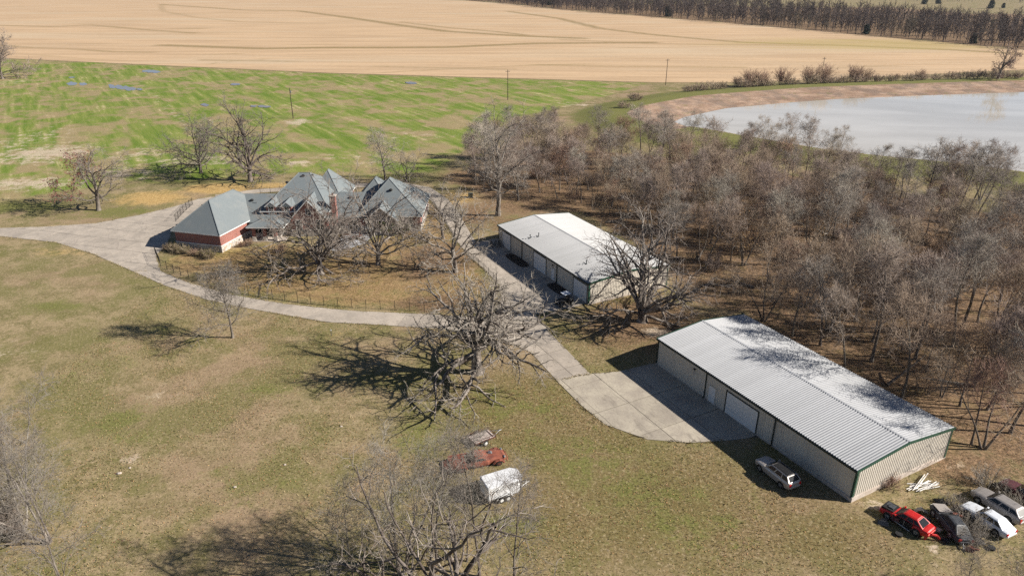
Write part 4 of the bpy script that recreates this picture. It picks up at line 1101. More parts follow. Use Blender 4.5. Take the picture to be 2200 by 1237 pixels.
plant(k3, 'bare_tree', at(760, 1262), 'grey twiggy tree at the left of the bottom clump', 'tree', 'trees along the bottom edge', rz=.6, sc=.75)
plant(k3, 'bare_tree', at(1110, 1290), 'thin bare tree at the right of the bottom clump', 'tree', 'trees along the bottom edge', rz=4.4, sc=.95)
plant(k1, 'bare_tree', at(105, 1165), 'pale tree leaning right out of the thicket at the left edge', 'tree', 'trees along the bottom edge', rz=3.3, sc=.9, tilt=(0, .12))
plant(k1, 'bare_tree', at(48, 1140), 'pale branching tree at the left edge above a dark thicket', 'tree', 'trees along the bottom edge', rz=2.1, sc=1.0)
plant(k2, 'bare_tree', at(8, 1120), 'slim pale tree rising from the dark thicket at the left edge', 'tree', 'trees along the bottom edge', rz=.5, sc=.85)
plant(k3, 'bare_tree', at(160, 1330), 'misty grey crown in the bottom left corner', 'tree', 'trees along the bottom edge', rz=1.0, sc=.92)
plant(oak(16, 15.0, 8.0, B_, TG, 9, 8, 5, 3, trunk_h=.3, thick=.04, wild=.2), 'oak_tree', (-5.5, 37.5), 'oak just below the frame casting the branching shadow at bottom left', 'tree', rz=.3)
plant(k1, 'bare_tree', at(2190, 1345), 'hazy bare crown in the bottom right corner', 'tree', 'trees along the bottom edge', rz=.2, sc=.62)
plant(k3, 'bare_tree', at(2060, 1290), 'thin twigs rising before the wrecked cars at bottom right', 'tree', 'trees along the bottom edge', rz=.9, sc=.45)
sh1 = shrub(20, 3.2, 2.4, B_, TM, 40, 7, 5)
for i, (px, py, s) in enumerate(((15, 1125, 1.0), (40, 1150, .8), (-25, 1150, 1.1))):
    plant(sh1, 'brush', at(px, py), ('dark thicket at the left edge under the pale tree', 'small brush at the foot of the left edge tree', 'brush cut by the left picture edge')[i], 'brush', 'brush at the left edge', rz=i * 1.3, sc=s)

# ---- the wood between the barns and the pond
kits = []
for s, (ht, rd, mb, mt, st) in enumerate(((12.5, 3.2, B_, TM, 1), (13.5, 3.6, B_, TG, 1), (11.0, 3.4, B_, TB, 1), (12.0, 3.8, BP, TM, 1), (10.0, 3.4, B_, TB, 2), (14.0, 3.4, B_, TG, 1), (9.0, 3.0, B_, TR, 1), (12.0, 4.2, B_, TB, 3), (11.5, 3.6, B_, TM, 1))):
    kits.append((upright(100 + s, ht, rd, mb, mt, 12, 7, 6, 3, t0=.36 + .05 * (s % 3), wild=.16, stems=st, tw=.021, thick=.0145, cut=1), ht))
wr = np.random.default_rng(5)
WP = np.array(WOODS); lo = WP.min(0); hi = WP.max(0)
barn2 = [(18.0, 83.5), (33.5, 53.5), (49.0, 61.5), (32.5, 91.5)]; barn1 = [(-4, 130), (12, 99), (28, 107.5), (11, 138)]
cand = wr.uniform(lo, hi, (60000, 2))
ok = (sdf(cand[:, 0], cand[:, 1], WOODS) < -1.0)
dp = sdf(cand[:, 0], cand[:, 1], POND); ok &= dp > 8
for b in (barn1, barn2): ok &= sdf(cand[:, 0], cand[:, 1], b) > 2.4
dep = cand[:, 1] * math.cos(PITCH) + H * math.sin(PITCH); pxx = 1100 + F * cand[:, 0] / dep
ok &= pxx < 2270
cand = cand[ok]
clear = [(g(1480, 610), 7), (g(1610, 640), 6), (g(1560, 600), 5), (g(1540, 560), 4), (g(1400, 600), 5), (g(1700, 690), 5), (g(1270, 500), 4), (g(1160, 440), 6), (g(1090, 400), 3.5)]
pts = [np.array(g(*q)) for q in ((1815, 790), (1872, 776), (1936, 855), (1966, 772), (2022, 852), (2062, 872), (2086, 955), (2112, 962), (1702, 722), (1762, 742), (1640, 690), (2170, 930), (1990, 800), (2120, 880))]
for c in cand:
    if any(math.hypot(c[0] - q[0][0], c[1] - q[0][1]) < q[1] for q in clear): continue
    dmin = (4.9 if c[1] < 125 else 4.2) + 0.010 * max(0, c[1] - 90)
    if pts and np.min(np.hypot(*(np.array(pts) - c).T)) < dmin: continue
    pts.append(c)
    if len(pts) >= 298: break
labels = ('tree in the open near edge of the wood behind the long barn', 'tree in the thick middle of the wood', 'tree at the far edge of the wood towards the pond', 'tree in the wood behind the far barn')
looks = ('slim mauve bare ', 'upright grey bare ', 'brown-twigged bare ', 'pale-barked broad bare ', 'low twin-stemmed bare ', 'tallest grey bare ', 'short russet bare ', 'three-stemmed brown bare ', 'mauve round-headed bare ')
for i, c in enumerate(pts):
    j = int(wr.integers(0, len(kits))); kit, ht = kits[j]
    z = 0 if c[1] < 100 and c[0] > 25 else 1
    if c[1] > 185: z = 2
    if c[0] < 30 and c[1] < 185: z = 3
    s = wr.uniform(.70, 1.15) * (1.1 if z == 0 else 1)
    plant(kit, 'woodland_tree', (c[0], c[1]), looks[j] + labels[z], 'tree', ('trees at the near edge of the wood', 'trees in the thick of the wood', 'trees at the pond edge of the wood', 'trees behind the far barn')[z], rz=wr.uniform(0, 6.28), sc=s, sz=s * wr.uniform(.92, 1.1), tilt=(wr.normal(0, .05), wr.normal(0, .05)))
# a few clear, large trees on the wood's pond side and its leaning trunk
kv = upright(120, 13.5, 4.6, B_, TB, 16, 8, 6, 5, t0=.22, wild=.14, stems=4)
for i, (px, py, s, lab) in enumerate(((2040, 458, 1.15, 'fan-shaped many-stemmed tree before the pond, left of the two right ones'), (2105, 430, 1.0, 'fan-shaped bare tree standing out against the pond near the right edge'), (1690, 318, .72, 'small round bare tree against the water at the wood edge'), (1790, 352, .72, 'dark bare tree on the grassy bank before the water'), (1640, 325, .7, 'bare tree against the water above the wood, beside the round one'))):
    plant(kv, 'bare_tree', at(px, py), lab, 'tree', 'trees against the pond', rz=i * 1.1, sc=s)
# oaks that kept their dead leaves, and fallen trunks on the floor
kl = upright(130, 9.0, 3.4, B_, TB, 12, 7, 5, 3, t0=.25, wild=.16, tw=.02, leaf=(lambda p, r: r.uniform(0, 1, len(p)) < .6, 2, .12, .12, M['leaf_tan']))
for i, (px, py, s, lab) in enumerate(((1570, 560, 1.0, 'small oak holding tan dead leaves in the open middle of the wood'), (1770, 520, .9, 'oak with tan dead leaves deep in the wood'), (1185, 400, .8, 'rusty-leaved small tree in the wood above the far barn'), (2090, 640, .9, 'tan-leaved oak in the wood near the right edge'), (1900, 470, .9, 'tan-leaved oak in the wood below the pond'), (1440, 480, .8, 'tan-leaved small oak behind the far barn roof end'))):
    plant(kl, 'leafy_oak', at(px, py), lab, 'tree', 'oaks that kept dead leaves', rz=i * 1.3, sc=s)
lg = np.random.default_rng(8)
for i, (px, py, a, L_, lab) in enumerate(((1905, 830, .5, 7, 'leaning dead trunk on the wood edge by the long barn'), (1620, 620, 2.4, 6, 'fallen trunk in the open middle of the wood'), (1300, 480, .2, 6, 'fallen trunk behind the far barn roof'), (2080, 830, 2.9, 6, 'fallen trunk in the wood near the right edge'), (1500, 560, 1.2, 5, 'fallen trunk right of the broad low-forking tree'))):
    p_, r_ = grow(lg, np.zeros((1, 3)), np.array([[math.cos(a), math.sin(a), .45 if i == 0 else .03]]), np.array([float(L_)]), np.array([.22]), 6, .05, .0, .3)
    l1_ = sub(lg, (p_, r_, 7), 5, .4, 1., 30, 60, .5, lambda t, r, n, par: r.uniform(.8, 1.8, n), 3, .2, .0, 4, .3)
    v_, f_ = tubes([(p_, r_, 7), l1_]); o = link_mesh('fallen_log', np_mesh('fallen_log', v_, f_, B_, True)); x_, y_ = at(px, py); o.location = (x_, y_, .2); tag(o, lab, 'log', 'fallen trunks in the wood')
# undergrowth
su = [shrub(30, 2.6, 2.2, B_, TB, 22, 6, 4, leaf=(lambda p, r: r.uniform(0, 1, len(p)) < .55, 1, .08, .085, M['leaf_tan'])), shrub(31, 2.2, 2.0, B_, TM, 24, 6, 4), shrub(32, 2.8, 1.8, B_, TR, 20, 6, 4)]
up = []
for c in wr.uniform(lo, hi, (3000, 2)):
    if len(up) >= 110: break
    x1, y1 = np.array([c[0]]), np.array([c[1]])
    if sdf(x1, y1, WOODS)[0] > -1.5 or sdf(x1, y1, POND)[0] < 12 or min(sdf(x1, y1, barn1)[0], sdf(x1, y1, barn2)[0]) < 2: continue
    px = 1100 + F * c[0] / (c[1] * math.cos(PITCH) + H * math.sin(PITCH))
    if px > 2230: continue
    if c[1] < 84 and wr.uniform() < .7: continue
    up.append(c)
for i, c in enumerate(up):
    j = int(wr.choice(3, p=(.34, .4, .26)))
    plant(su[j], 'shrub', (c[0], c[1]), ('leafy tan undershrub on the woodland floor', 'grey twiggy undershrub on the woodland floor', 'russet twiggy undershrub on the woodland floor')[j], 'shrub', ('tan undershrubs', 'grey undershrubs', 'russet undershrubs')[j], rz=wr.uniform(0, 6.28), sc=wr.uniform(.7, 1.3))
for i, (px, py, s) in enumerate(((1600, 545, 1.5), (1640, 540, 1.4), (1560, 500, 1.4), (1700, 560, 1.3), (1500, 470, 1.2))):
    plant(su[0], 'shrub', at(px, py), 'larger leafy tan thicket in the middle of the wood', 'shrub', 'tan thickets in the wood', rz=i, sc=s)

# ---- pond margin brush
sp = shrub(40, 5.2, 3.0, B_, TR, 34, 7, 5, tw=.03, spread=30); sp2 = shrub(41, 2.2, 3.2, B_, TB, 40, 6, 4, tw=.03, spread=60)
for i, (px, py, s) in enumerate(((1610, 187, 1.35), (1638, 187, 1.3), (1680, 184, 1.4), (1735, 182, 1.4), (1766, 181, 1.6), (1830, 179, 1.4), (1858, 178, 1.1), (1975, 176, .9), (1925, 178, .6), (1583, 186, .8))):
    plant(sp, 'brush', at(px, py), 'upright russet brush clump on the far bank of the pond', 'brush', 'russet brush on the far bank', rz=i * .7, sc=s)
for i, (px, py, s) in enumerate(((1500, 197, 1.5), (1525, 195, 1.6), (1550, 193, 1.4), (1650, 188, 1.6), (1700, 186, 1.5), (1790, 183, 1.4), (1880, 180, 1.5), (2040, 176, 1.6), (2070, 175, 1.6), (2100, 174, 1.8), (2010, 177, 1.3), (1365, 222, 1.3), (1340, 240, 1.1), (2180, 175, 1.4), (1595, 190, 1.7), (1625, 189, 1.6), (1745, 185, 1.7), (1770, 184, 1.6), (1815, 182, 1.6), (1845, 181, 1.6), (1910, 180, 1.4), (1950, 179, 1.5), (1975, 178, 1.5), (2130, 174, 1.7), (2155, 174, 1.6), (1480, 200, 1.2))):
    plant(sp2, 'brush', at(px, py), 'low dark brush mound along the pond bank', 'brush', 'low brush round the pond', rz=i * .9, sc=s)
plant(oak(42, 15.0, 7.0, B_, TM, 8, 7, 6, 5, trunk_h=.34, thick=.04, wild=.26, a_hi=70, tw=.03, leaf=(lambda p, r: r.uniform(0, 1, len(p)) < .35, 2, .25, .22, M['leaf_red'])), 'oak_tree', at(2142, 176), 'dark clumpy tree on the far pond bank near the right edge', 'tree')
plant(oak(5, 12.4, 7.6, B_, TM, 12, 9, 8, 6, trunk_h=.2, thick=.034, wild=.18, tw=.03), 'oak_tree', at(6, 170), 'dense mauve tree cut by the left edge beside the crop field', 'tree', sc=1.55)
plant(kits[0][0], 'bare_tree', at(-28, 180), 'bare tree behind the dense mauve one at the left edge', 'tree', sc=1.5)

# ---- garden shrubs
hs = shrub(50, 1.3, .9, B_, TB, 22, 6, 4, leaf=(lambda p, r: r.uniform(0, 1, len(p)) < .8, 2, .05, .055, M['leaf_olive']), spread=55)
hg = shrub(51, 1.2, .9, B_, TB, 24, 6, 4, leaf=(lambda p, r: r.uniform(0, 1, len(p)) < 1.1, 2, .05, .06, M['leaf_green']), spread=60)
hw = shrub(52, 1.2, 1.0, B_, TR, 24, 6, 4, spread=60)
for i, (px, py, kt, s, lab) in enumerate(((364, 539, hs, 1.1, 'olive clipped shrub at the garage corner nearest the driveway'), (380, 541, hs, 1.2, 'second olive shrub from the driveway under the garage wall'), (398, 545, hs, 1.1, 'third olive shrub from the driveway under the garage wall'), (416, 548, hw, 1.0, 'brown bare shrub under the middle of the garage wall'), (434, 550, hs, .9, 'fifth shrub from the driveway under the garage wall'), (452, 555, hs, 1.3, 'rounded olive shrub nearest the garage front corner'),
                                     (522, 530, hw, 1.0, 'brown shrub beside the porch and the garage side wall'), (535, 527, hw, 1.1, 'brown shrub at the foot of the porch column'), (845, 500, hg, 2.6, 'tall dark evergreen shrub against the stone gable'), (862, 498, hg, 2.0, 'evergreen shrub right of the stone gable'), (880, 494, hw, 1.4, 'bare brown shrub at the right house corner'), (900, 492, hg, 1.0, 'small evergreen shrub at the right house corner'), (605, 540, hw, 1.2, 'bare brown shrub below the dormers'))):
    plant(kt, 'shrub', at(px, py), lab, 'shrub', 'shrubs along the house front', rz=i * 1.7, sc=s)
plant(hw, 'shrub', (38.6, 57.4), 'dead tan shrub against the lit gable end of the long barn', 'shrub', sc=1.1, rz=.4)
kd = shrub(53, 2.0, 2.2, B_, TG, 30, 6, 4, spread=58)
for i, (x, y, s, lab) in enumerate(((43.2, 51.6, 1.0, 'grey brush tangled between the dark wreck and the white sedan'), (42.2, 49.6, .9, 'brush in front of the dark wreck'), (43.4, 54.4, .7, 'brush behind the dark wreck and the white sedan nose'), (48.6, 57.2, 1.1, 'brush over the maroon car at the right edge'), (49.8, 54.0, .9, 'brush beside the pewter wagon at the right edge'))):
    plant(kd, 'brush', (x, y), lab, 'brush', 'brush round the wrecked cars', rz=i, sc=s)
br = shrub(54, 1.4, 2.6, BP, BP, 30, 5, 3, spread=85)
plant(br, 'brush', g(1066, 528), 'pile of pale cut branches at the far corner of the far barn', 'brush', sc=1.0)

# ---- the far wood: one mass
fr = np.random.default_rng(77)
def low_tree(seed, ht, rad, tw):
    r = np.random.default_rng(seed)
    p, rd = grow(r, np.zeros((1, 3)), np.array([[0, 0, 1.0]]), np.array([ht]), np.array([.22]), 5, .05, .03, .2)
    l0 = (p, rd, 4)
    l1 = sub(r, l0, 8, .15, .98, 25, 60, .7, lambda t, r, n, par: rad * (1.3 - .8 * t) * r.uniform(.7, 1.2, n), 2, .14, .06, 3, .35, tw)
    l2 = sub(r, l1, 4, .15, 1., 20, 60, .8, lambda t, r, n, par: rad * .5 * r.uniform(.5, 1.1, n), 1, .16, .05, 3, .5, tw * .7)
    return tubes([l0, l1, l2])
lows = [low_tree(200 + i, h_, r_, .17) for i, (h_, r_) in enumerate(((10, 4), (11, 4.5), (9, 4.2), (8, 4.4)))]
edge = np.array(G([(960, -4), (1100, 9), (1200, 21), (1500, 45), (1700, 62), (1900, 81), (2200, 107), (2420, 125)]))
s_e = np.r_[0, np.cumsum(np.hypot(*np.diff(edge, axis=0).T))]
Vs, Fs, off = [], [], 0
nfar = 0
while nfar < 2300:
    q = fr.uniform(0, 1) ** 1.2
    d = s_e[-1] * (1 - q); p = np.array((np.interp(d, s_e, edge[:, 0]), np.interp(d, s_e, edge[:, 1])))
    wid = np.interp(p[1], (450, 530, 650, 800, 1000, 1300), (320, 310, 330, 380, 420, 300))
    o2 = fr.uniform(0, 1) ** 1.3 * wid; p = p + np.array((.45, .9)) * (4 + o2)
    v, f = lows[int(fr.integers(0, 4))]; s = fr.uniform(.8, 1.35) * np.interp(p[1], (500, 1200), (1, 1.4)); a = fr.uniform(0, 6.28)
    R = np.array([[math.cos(a), -math.sin(a), 0], [math.sin(a), math.cos(a), 0], [0, 0, 1]])
    Vs.append((v @ R.T) * s + [p[0], p[1], 0]); Fs.append(f + off); off += len(v); nfar += 1
def far_mat():
    t = NT('far_wood_twigs')
    n1 = t.noise(.08, 3); n2 = t.noise(.02, 2)
    cc = t.mix(t.ramp(n1, .35, .65), (0.05, 0.038, 0.035), (0.10, 0.076, 0.068))
    cc = t.mix(t.math('MULTIPLY', t.ramp(n2, .55, .7), .5), cc, (0.09, 0.08, 0.05))
    return t.done(cc, .9, 0, .1)
M['far_twig'] = far_mat()
tag(link_mesh('far_woodland', np_mesh('far_woodland', np.concatenate(Vs), np.concatenate(Fs), M['far_twig'])), 'brown bare woodland band along the far edge of the stubble field', 'woodland', kind='stuff')
# second band of trees on the horizon
Vs, Fs, off = [], [], 0
for i in range(420):
    px = fr.uniform(1150, 2350); p = np.array(g(px, np.interp(px, (1150, 1700, 2200), (-4, -1, 8)) - fr.uniform(0, 14)))
    v, f = lows[int(fr.integers(0, 4))]; s = fr.uniform(.9, 1.5)
    Vs.append(v * s + [p[0], p[1], 0]); Fs.append(f + off); off += len(v)
tag(link_mesh('horizon_woodland', np_mesh('horizon_woodland', np.concatenate(Vs), np.concatenate(Fs), M['far_twig'])), 'dark tree belt on the horizon beyond the far meadow', 'woodland', kind='stuff')
# evergreens dotted on the meadow beyond
def evergreen(seed, ht, rad):
    r = np.random.default_rng(seed)
    p, rd = grow(r, np.zeros((1, 3)), np.array([[0, 0, 1.0]]), np.array([ht]), np.array([.2]), 4, .02, .02, .2)
    tr = np_mesh('trunk', *tubes([(p, rd, 5)]), M['bark'])
    n = 900; z = r.uniform(.03, 1, n); a = r.uniform(0, 6.28, n); q = rad * np.sqrt(np.clip(1 - (z * 1.25 - .35) ** 2, .02, 1)) * (.75 + .25 * np.sin(a * 3 + z * 5)) * np.sqrt(r.uniform(.2, 1, n))
    c = np.stack([np.cos(a) * q, np.sin(a) * q, z * ht], -1)
    v, f = leaf_quads(r, c, 2, .18, .42)
    return dict(trunk=tr, crown=np_mesh('crown', v, f, M['leaf_far']), leaves=None)
ev = evergreen(60, 7.5, 3.4)
for i, (px, py, s, lab) in enumerate(((1985, 10, 1.6, 'dark evergreen on the far meadow, left of four'), (2015, 9, 1.5, 'dark evergreen on the far meadow, second of four from left'), (2128, 19, 1.5, 'dark evergreen bush standing alone on the far pale meadow'), (2155, 18, .9, 'small dark evergreen right of the lone one on the far meadow'), (1435, 36, 1.5, 'dark evergreen among the far wood edge trees'), (1180, 12, 1.6, 'dark evergreen at the left end of the far tree belt'), (1860, 74, 1.0, 'dark evergreen at the foot of the far wood'), (2090, 94, .9, 'small evergreen at the far wood edge near the right'))):
    plant(ev, 'evergreen_tree', (*g(px, py), 0), lab, 'tree', 'evergreens far away', rz=i, sc=s)

# ------------------------------------------------------------------ vehicles
def loft(stations):
    """stations: (x, half width, z bottom, z top); closed rounded car body"""
    b = MB(); rings = []
    for x, w, zb, zt in stations:
        h = zt - zb
        half = [(w * .80, zb), (w * .97, zb + h * .12), (w, zb + h * .45), (w * .985, zb + h * .75), (w * .90, zt - h * .07), (w * .70, zt), (0, zt + .025)]
        rings.append([(x, y, z) for y, z in half] + [(x, -y, z) for y, z in half[-2::-1]])
    n = len(rings[0]); v = [p for r in rings for p in r]; f = []
    for i in range(len(rings) - 1):
        for j in range(n):
            k = (j + 1) % n
            f.append((i * n + j, (i + 1) * n + j, (i + 1) * n + k, i * n + k))
    f.append(tuple(range(n))); f.append(tuple(range((len(rings) - 1) * n + n - 1, (len(rings) - 1) * n - 1, -1)))
    b.solid(v, f)
    return b
def fix(o):
    bm = bmesh.new(); bm.from_mesh(o.data); bmesh.ops.recalc_face_normals(bm, faces=bm.faces); bm.to_mesh(o.data); bm.free(); return o
def wheel(root, x, y, r=.34, w=.22, rim=None):
    s = 1 if y > 0 else -1
    b = MB(); b.tube((x, y - w / 2 * s, r), (x, y + w / 2 * s, r), r, r, 18)
    t = b.build('wheel', M['rubber'], root, bevel=.02); fix(t)
    fix(MB().tube((x, y + (w / 2 - .01) * s, r), (x, y + (w / 2 + .012) * s, r), r * .62, r * .55, 14).build('rim', rim or M['steel'], t))
def lerp(a, b, t): return tuple(a[i] + (b[i] - a[i]) * t for i in range(3))
def bil(q, u, v): return lerp(lerp(q[0], q[1], u), lerp(q[3], q[2], u), v)
def car(name, loc, rz, label, paint, st, gh, wheels, roof_m=None, wagon=False, glass=None, no_doors=False, no_hood=False, tilt=(0, 0), group=None, cat='car', side_split=(.06, .36, .40, .68, .72, .96), wr_=.34):
    """gh = (x windscreen base, x windscreen top, x rear top, x rear base, z belt, z roof, half width belt, half width roof)"""
    root = empty(name, (loc[0], loc[1], loc[2] if len(loc) > 2 else 0), rz); root.rotation_euler = (tilt[0], tilt[1], rz)
    tag(root, label, cat, group)
    body = fix(loft(st).build('body', paint, root, smooth=False))
    a, b_, c, d, zb, zr, wb_, wr2 = gh
    gl = glass or M['glass']
    V = [(a, wb_, zb), (b_, wr2, zr), (c, wr2, zr), (d, wb_, zb)]
    Vm = [(x, -y, z) for x, y, z in V]
    cab = MB().solid(V + Vm, [(0, 1, 2, 3), (7, 6, 5, 4), (0, 4, 5, 1), (2, 6, 7, 3), (1, 5, 6, 2), (0, 3, 7, 4)]).build('cabin', paint, root, bevel=.05); fix(cab)
    MB().solid([(b_ - .02, wr2 - .06, zr), (c + .02, wr2 - .06, zr), (c + .02, -wr2 + .06, zr), (b_ - .02, -wr2 + .06, zr), (b_ - .1, wr2 - .2, zr + .045), (c + .1, wr2 - .2, zr + .045), (c + .1, -wr2 + .2, zr + .045), (b_ - .1, -wr2 + .2, zr + .045)],
               [(0, 1, 5, 4), (1, 2, 6, 5), (2, 3, 7, 6), (3, 0, 4, 7), (4, 5, 6, 7)]).build('roof_panel', roof_m or paint, cab)
    fix(cab.children[-1])
    def pane(q, u0, u1, v0, v1, nm='window'):
        p = [bil(q, u0, v0), bil(q, u1, v0), bil(q, u1, v1), bil(q, u0, v1)]
        n = (Vector(p[1]) - Vector(p[0])).cross(Vector(p[3]) - Vector(p[0])).normalized()
        cen = Vector(((a + d) / 2, 0, zb))
        if n.dot(Vector(p[0]) - cen) < 0: p = p[::-1]; n = -n
        p = [tuple(Vector(x) + n * .002) for x in p]
        fix(MB().slab(p, .012).build(nm, gl, cab))
    pane([Vm[0], V[0], V[1], Vm[1]], .08, .92, .08, .93, 'windscreen')
    pane([V[3], Vm[3], Vm[2], V[2]], .10, .90, .12, .90, 'rear_window')
    for Q in (V, Vm):
        q = [Q[0], Q[3], Q[2], Q[1]]
        ss = side_split
        for i in range(0, len(ss), 2):
            pane(q, ss[i], ss[i + 1], .16, .88, 'side_window')
    xf, xr = st[0][0], st[-1][0]; w1 = st[1][1]
    for s in (1, -1):
        zt = st[1][3]
        MB().box(xf - .30, xf - .015 + .02, s * w1 * .62 - .18, s * w1 * .62 + .18, zt - .30, zt - .10).build('headlight', M['clear_lamp'], root)
        zt = st[-2][3]
        MB().box(xr - .015, xr + .12, s * w1 * .80 - .13, s * w1 * .80 + .13, zt - (.48 if wagon else .34), zt - .08).build('taillight', M['red_lamp'], root)
        MB().box(a - .25, a - .12, s * (wb_ + .16) - .09, s * (wb_ + .16) + .09, zb + .02, zb + .16).build('mirror', paint, root)
    fix(MB().box(xf - .1, xf + .06, -w1 * .85, w1 * .85, st[0][2] + .05, st[0][2] + .25).build('bumper', paint, root, bevel=.03))
    fix(MB().box(xr - .06, xr + .1, -w1 * .88, w1 * .88, st[-1][2] + .03, st[-1][2] + .25).build('bumper', paint, root, bevel=.03))
    W_ = max(s_[1] for s_ in st)
    for x in wheels:
        for s in (1, -1):
            MB().tube((x, s * (W_ - .25), wr_ + .03), (x, s * (W_ + .004), wr_ + .03), wr_ + .07, wr_ + .07, 18).build('wheel_arch', M['black'], root)
            wheel(root, x, s * (W_ - .085), wr_)
    return root

def heading(p, q): return math.atan2(q[1] - p[1], q[0] - p[0])
ST_SUV = [(2.42, .62, .36, .72), (2.30, .80, .30, .88), (1.9, .91, .26, .99), (1.1, .94, .24, 1.06), (.2, .95, .24, 1.10), (-1.2, .95, .24, 1.13), (-2.1, .92, .28, 1.13), (-2.36, .84, .34, 1.08), (-2.44, .76, .42, .98)]
car('estate_car', (27.6, 58.95, 0), heading((28.6, 56.8), (26.6, 61.0)), 'silver estate car with black roof parked on grass in the barn shadow', M['silver_paint'], ST_SUV,
    (1.0, .25, -1.85, -2.36, 1.08, 1.60, .86, .66), (1.5, -1.45), roof_m=M['black'], wagon=True, cat='car')
ST_SED = [(2.30, .58, .34, .62), (2.18, .76, .28, .74), (1.7, .85, .24, .84), (.95, .88, .22, .92), (0, .89, .22, .95), (-1.1, .89, .22, .97), (-1.9, .86, .26, .97), (-2.22, .78, .32, .92), (-2.32, .68, .38, .82)]
car('red_wreck', (37.6, 52.15, 0), heading((38.7, 50.6), (36.5, 53.7)), 'stripped bright red wrecked car missing doors and bonnet', M['red_paint'], ST_SED, (.85, .15, -1.15, -1.85, .93, 1.40, .78, .56), (1.35, -1.35), group='wrecked cars', tilt=(0, .02))
root = bpy.data.objects['red_wreck']
# shade inside the open doors and bonnet bay painted as black boxes; dangling parts
MB().box(-.95, .85, .78, .905, .32, .93).build('door_opening_shade', M['black'], root)
MB().box(-.95, .85, -.905, -.78, .32, .93).build('door_opening_shade', M['black'], root)
MB().box(1.0, 2.15, -.62, .62, .70, .97).build('engine_bay_shade', M['black'], root)
MB().box(1.2, 1.7, -.35, .3, .9, 1.06).box(1.75, 2.0, -.5, .1, .9, 1.0).build('engine', M['char_paint'], root)
MB().tube((.7, .95, .4), (-.9, 1.05, .25), .05).tube((-.2, .95, .2), (-.25, 1.0, .95), .045).build('door_frame', M['steel'], root)
MB().box(.2, .9, .93, 1.0, .3, .85).build('loose_door', M['maroon_paint'], root)
fp = MB(Matrix.Rotation(.5, 4, 'Z'))
fp.path([(-.7, 0, .05), (-.5, .1, .45), (-.1, .15, .6), (.35, .12, .45), (.6, 0, .1)], .12, 6)
o = fp.build('car_fender', M['red_paint']); o.location = (39.0, 50.0, 0.05); o.rotation_euler = (.3, 0, -.6); tag(o, 'torn bright red fender lying by the red wreck', 'car part')
car('dark_wreck', (41.4, 51.6, 0), heading((41.5, 49.4), (41.3, 53.8)), 'dark charcoal wreck overgrown with brush between red and white cars', M['char_paint'], ST_SED, (.85, .15, -1.15, -1.85, .93, 1.40, .78, .56), (1.35, -1.35), group='wrecked cars', tilt=(.14, -.06), glass=M['black'])
root = bpy.data.objects['dark_wreck']
fix(MB().slab([(.95, -.72, 1.0), (2.2, -.66, .86), (2.2, .66, .86), (.95, .72, 1.0)], .03).build('bonnet', M['silver_paint'], root))
MB().tube((.4, .9, .3), (.2, 1.4, .9), .05).tube((-.8, -.95, .3), (-1.2, -1.5, .55), .05).tube((-2.3, .2, .4), (-2.9, .5, .3), .06).build('twisted_metal', M['steel'], root)
car('white_sedan', (45.3, 52.15, 0), heading((46.3, 50.2), (44.4, 54.3)), 'white sedan among the wrecks with intact roof and boot', M['pearl_paint'], ST_SED, (.85, .15, -1.15, -1.85, .93, 1.42, .78, .57), (1.35, -1.35), group='wrecked cars')
car('pewter_wagon', (47.6, 54.0, 0), heading((48.7, 51.6), (46.5, 56.3)), 'pewter grey wagon beside the white sedan, red tail lamp showing', M['pewter_paint'], ST_SUV, (1.0, .30, -1.75, -2.3, 1.08, 1.52, .86, .64), (1.5, -1.45), wagon=True, group='wrecked cars')
car('maroon_car', (51.3, 55.6, 0), heading((52.3, 53.6), (50.3, 57.4)), 'dull maroon car behind brush at the right edge', M['maroon_paint'], ST_SED, (.85, .15, -1.15, -1.85, .93, 1.40, .78, .56), (1.35, -1.35), group='wrecked cars')

# off-road buggy by the far barn
ux, uy = g(1211, 655)
ug = empty('buggy', (8.3, 100.7, 0.05), math.radians(-152)); tag(ug, 'black off-road buggy with silver roof parked by the far barn corner', 'buggy')
for x in (1.0, -1.0):
    for y in (.72, -.72): wheel(ug, x, y, .36, .28, M['steel'])
fix(MB().solid([(-1.35, -.62, .42), (1.35, -.55, .42), (1.35, .55, .42), (-1.35, .62, .42), (-1.35, -.66, .82), (1.4, -.5, .75), (1.4, .5, .75), (-1.35, .66, .82), (.5, -.62, .95), (.5, .62, .95)],
                [(3, 2, 1, 0), (0, 1, 5, 8, 4), (2, 3, 7, 9, 6 - 0), (1, 2, 6, 5), (3, 0, 4, 7), (5, 6, 9, 8), (4, 8, 9, 7)]).build('body', M['black'], ug, bevel=.03))
cg_ = MB()
for s in (1, -1):
    cg_.path([(.75, .60 * s, .9), (.30, .58 * s, 1.85), (-.75, .58 * s, 1.88), (-1.05, .62 * s, .85)], .03); cg_.path([(-.25, .62 * s, .6), (-.3, .58 * s, 1.86)], .03)
cg_.path([(.30, -.58, 1.85), (.30, .58, 1.85)], .03).path([(-.75, -.58, 1.88), (-.75, .58, 1.88)], .03)
cg_.build('roll_cage', M['black'], ug)
fix(MB().solid([(.42, -.66, 1.86), (.42, .66, 1.86), (-.85, .66, 1.90), (-.85, -.66, 1.90), (.42, -.66, 1.93), (.42, .66, 1.93), (-.85, .66, 1.97), (-.85, -.66, 1.97)], [(0, 1, 2, 3), (7, 6, 5, 4), (0, 4, 5, 1), (1, 5, 6, 2), (2, 6, 7, 3), (3, 7, 4, 0)]).build('roof_panel', M['pearl_paint'], ug, bevel=.02))
for y in (.3, -.3): MB().box(-.55, -.05, y - .24, y + .24, .8, .95).box(-.65, -.5, y - .24, y + .24, .9, 1.45).build('seat', M['seat'], ug, bevel=.04)
MB().box(-1.4, -.75, -.6, .6, .82, 1.0).build('cargo_bed', M['char_paint'], ug)
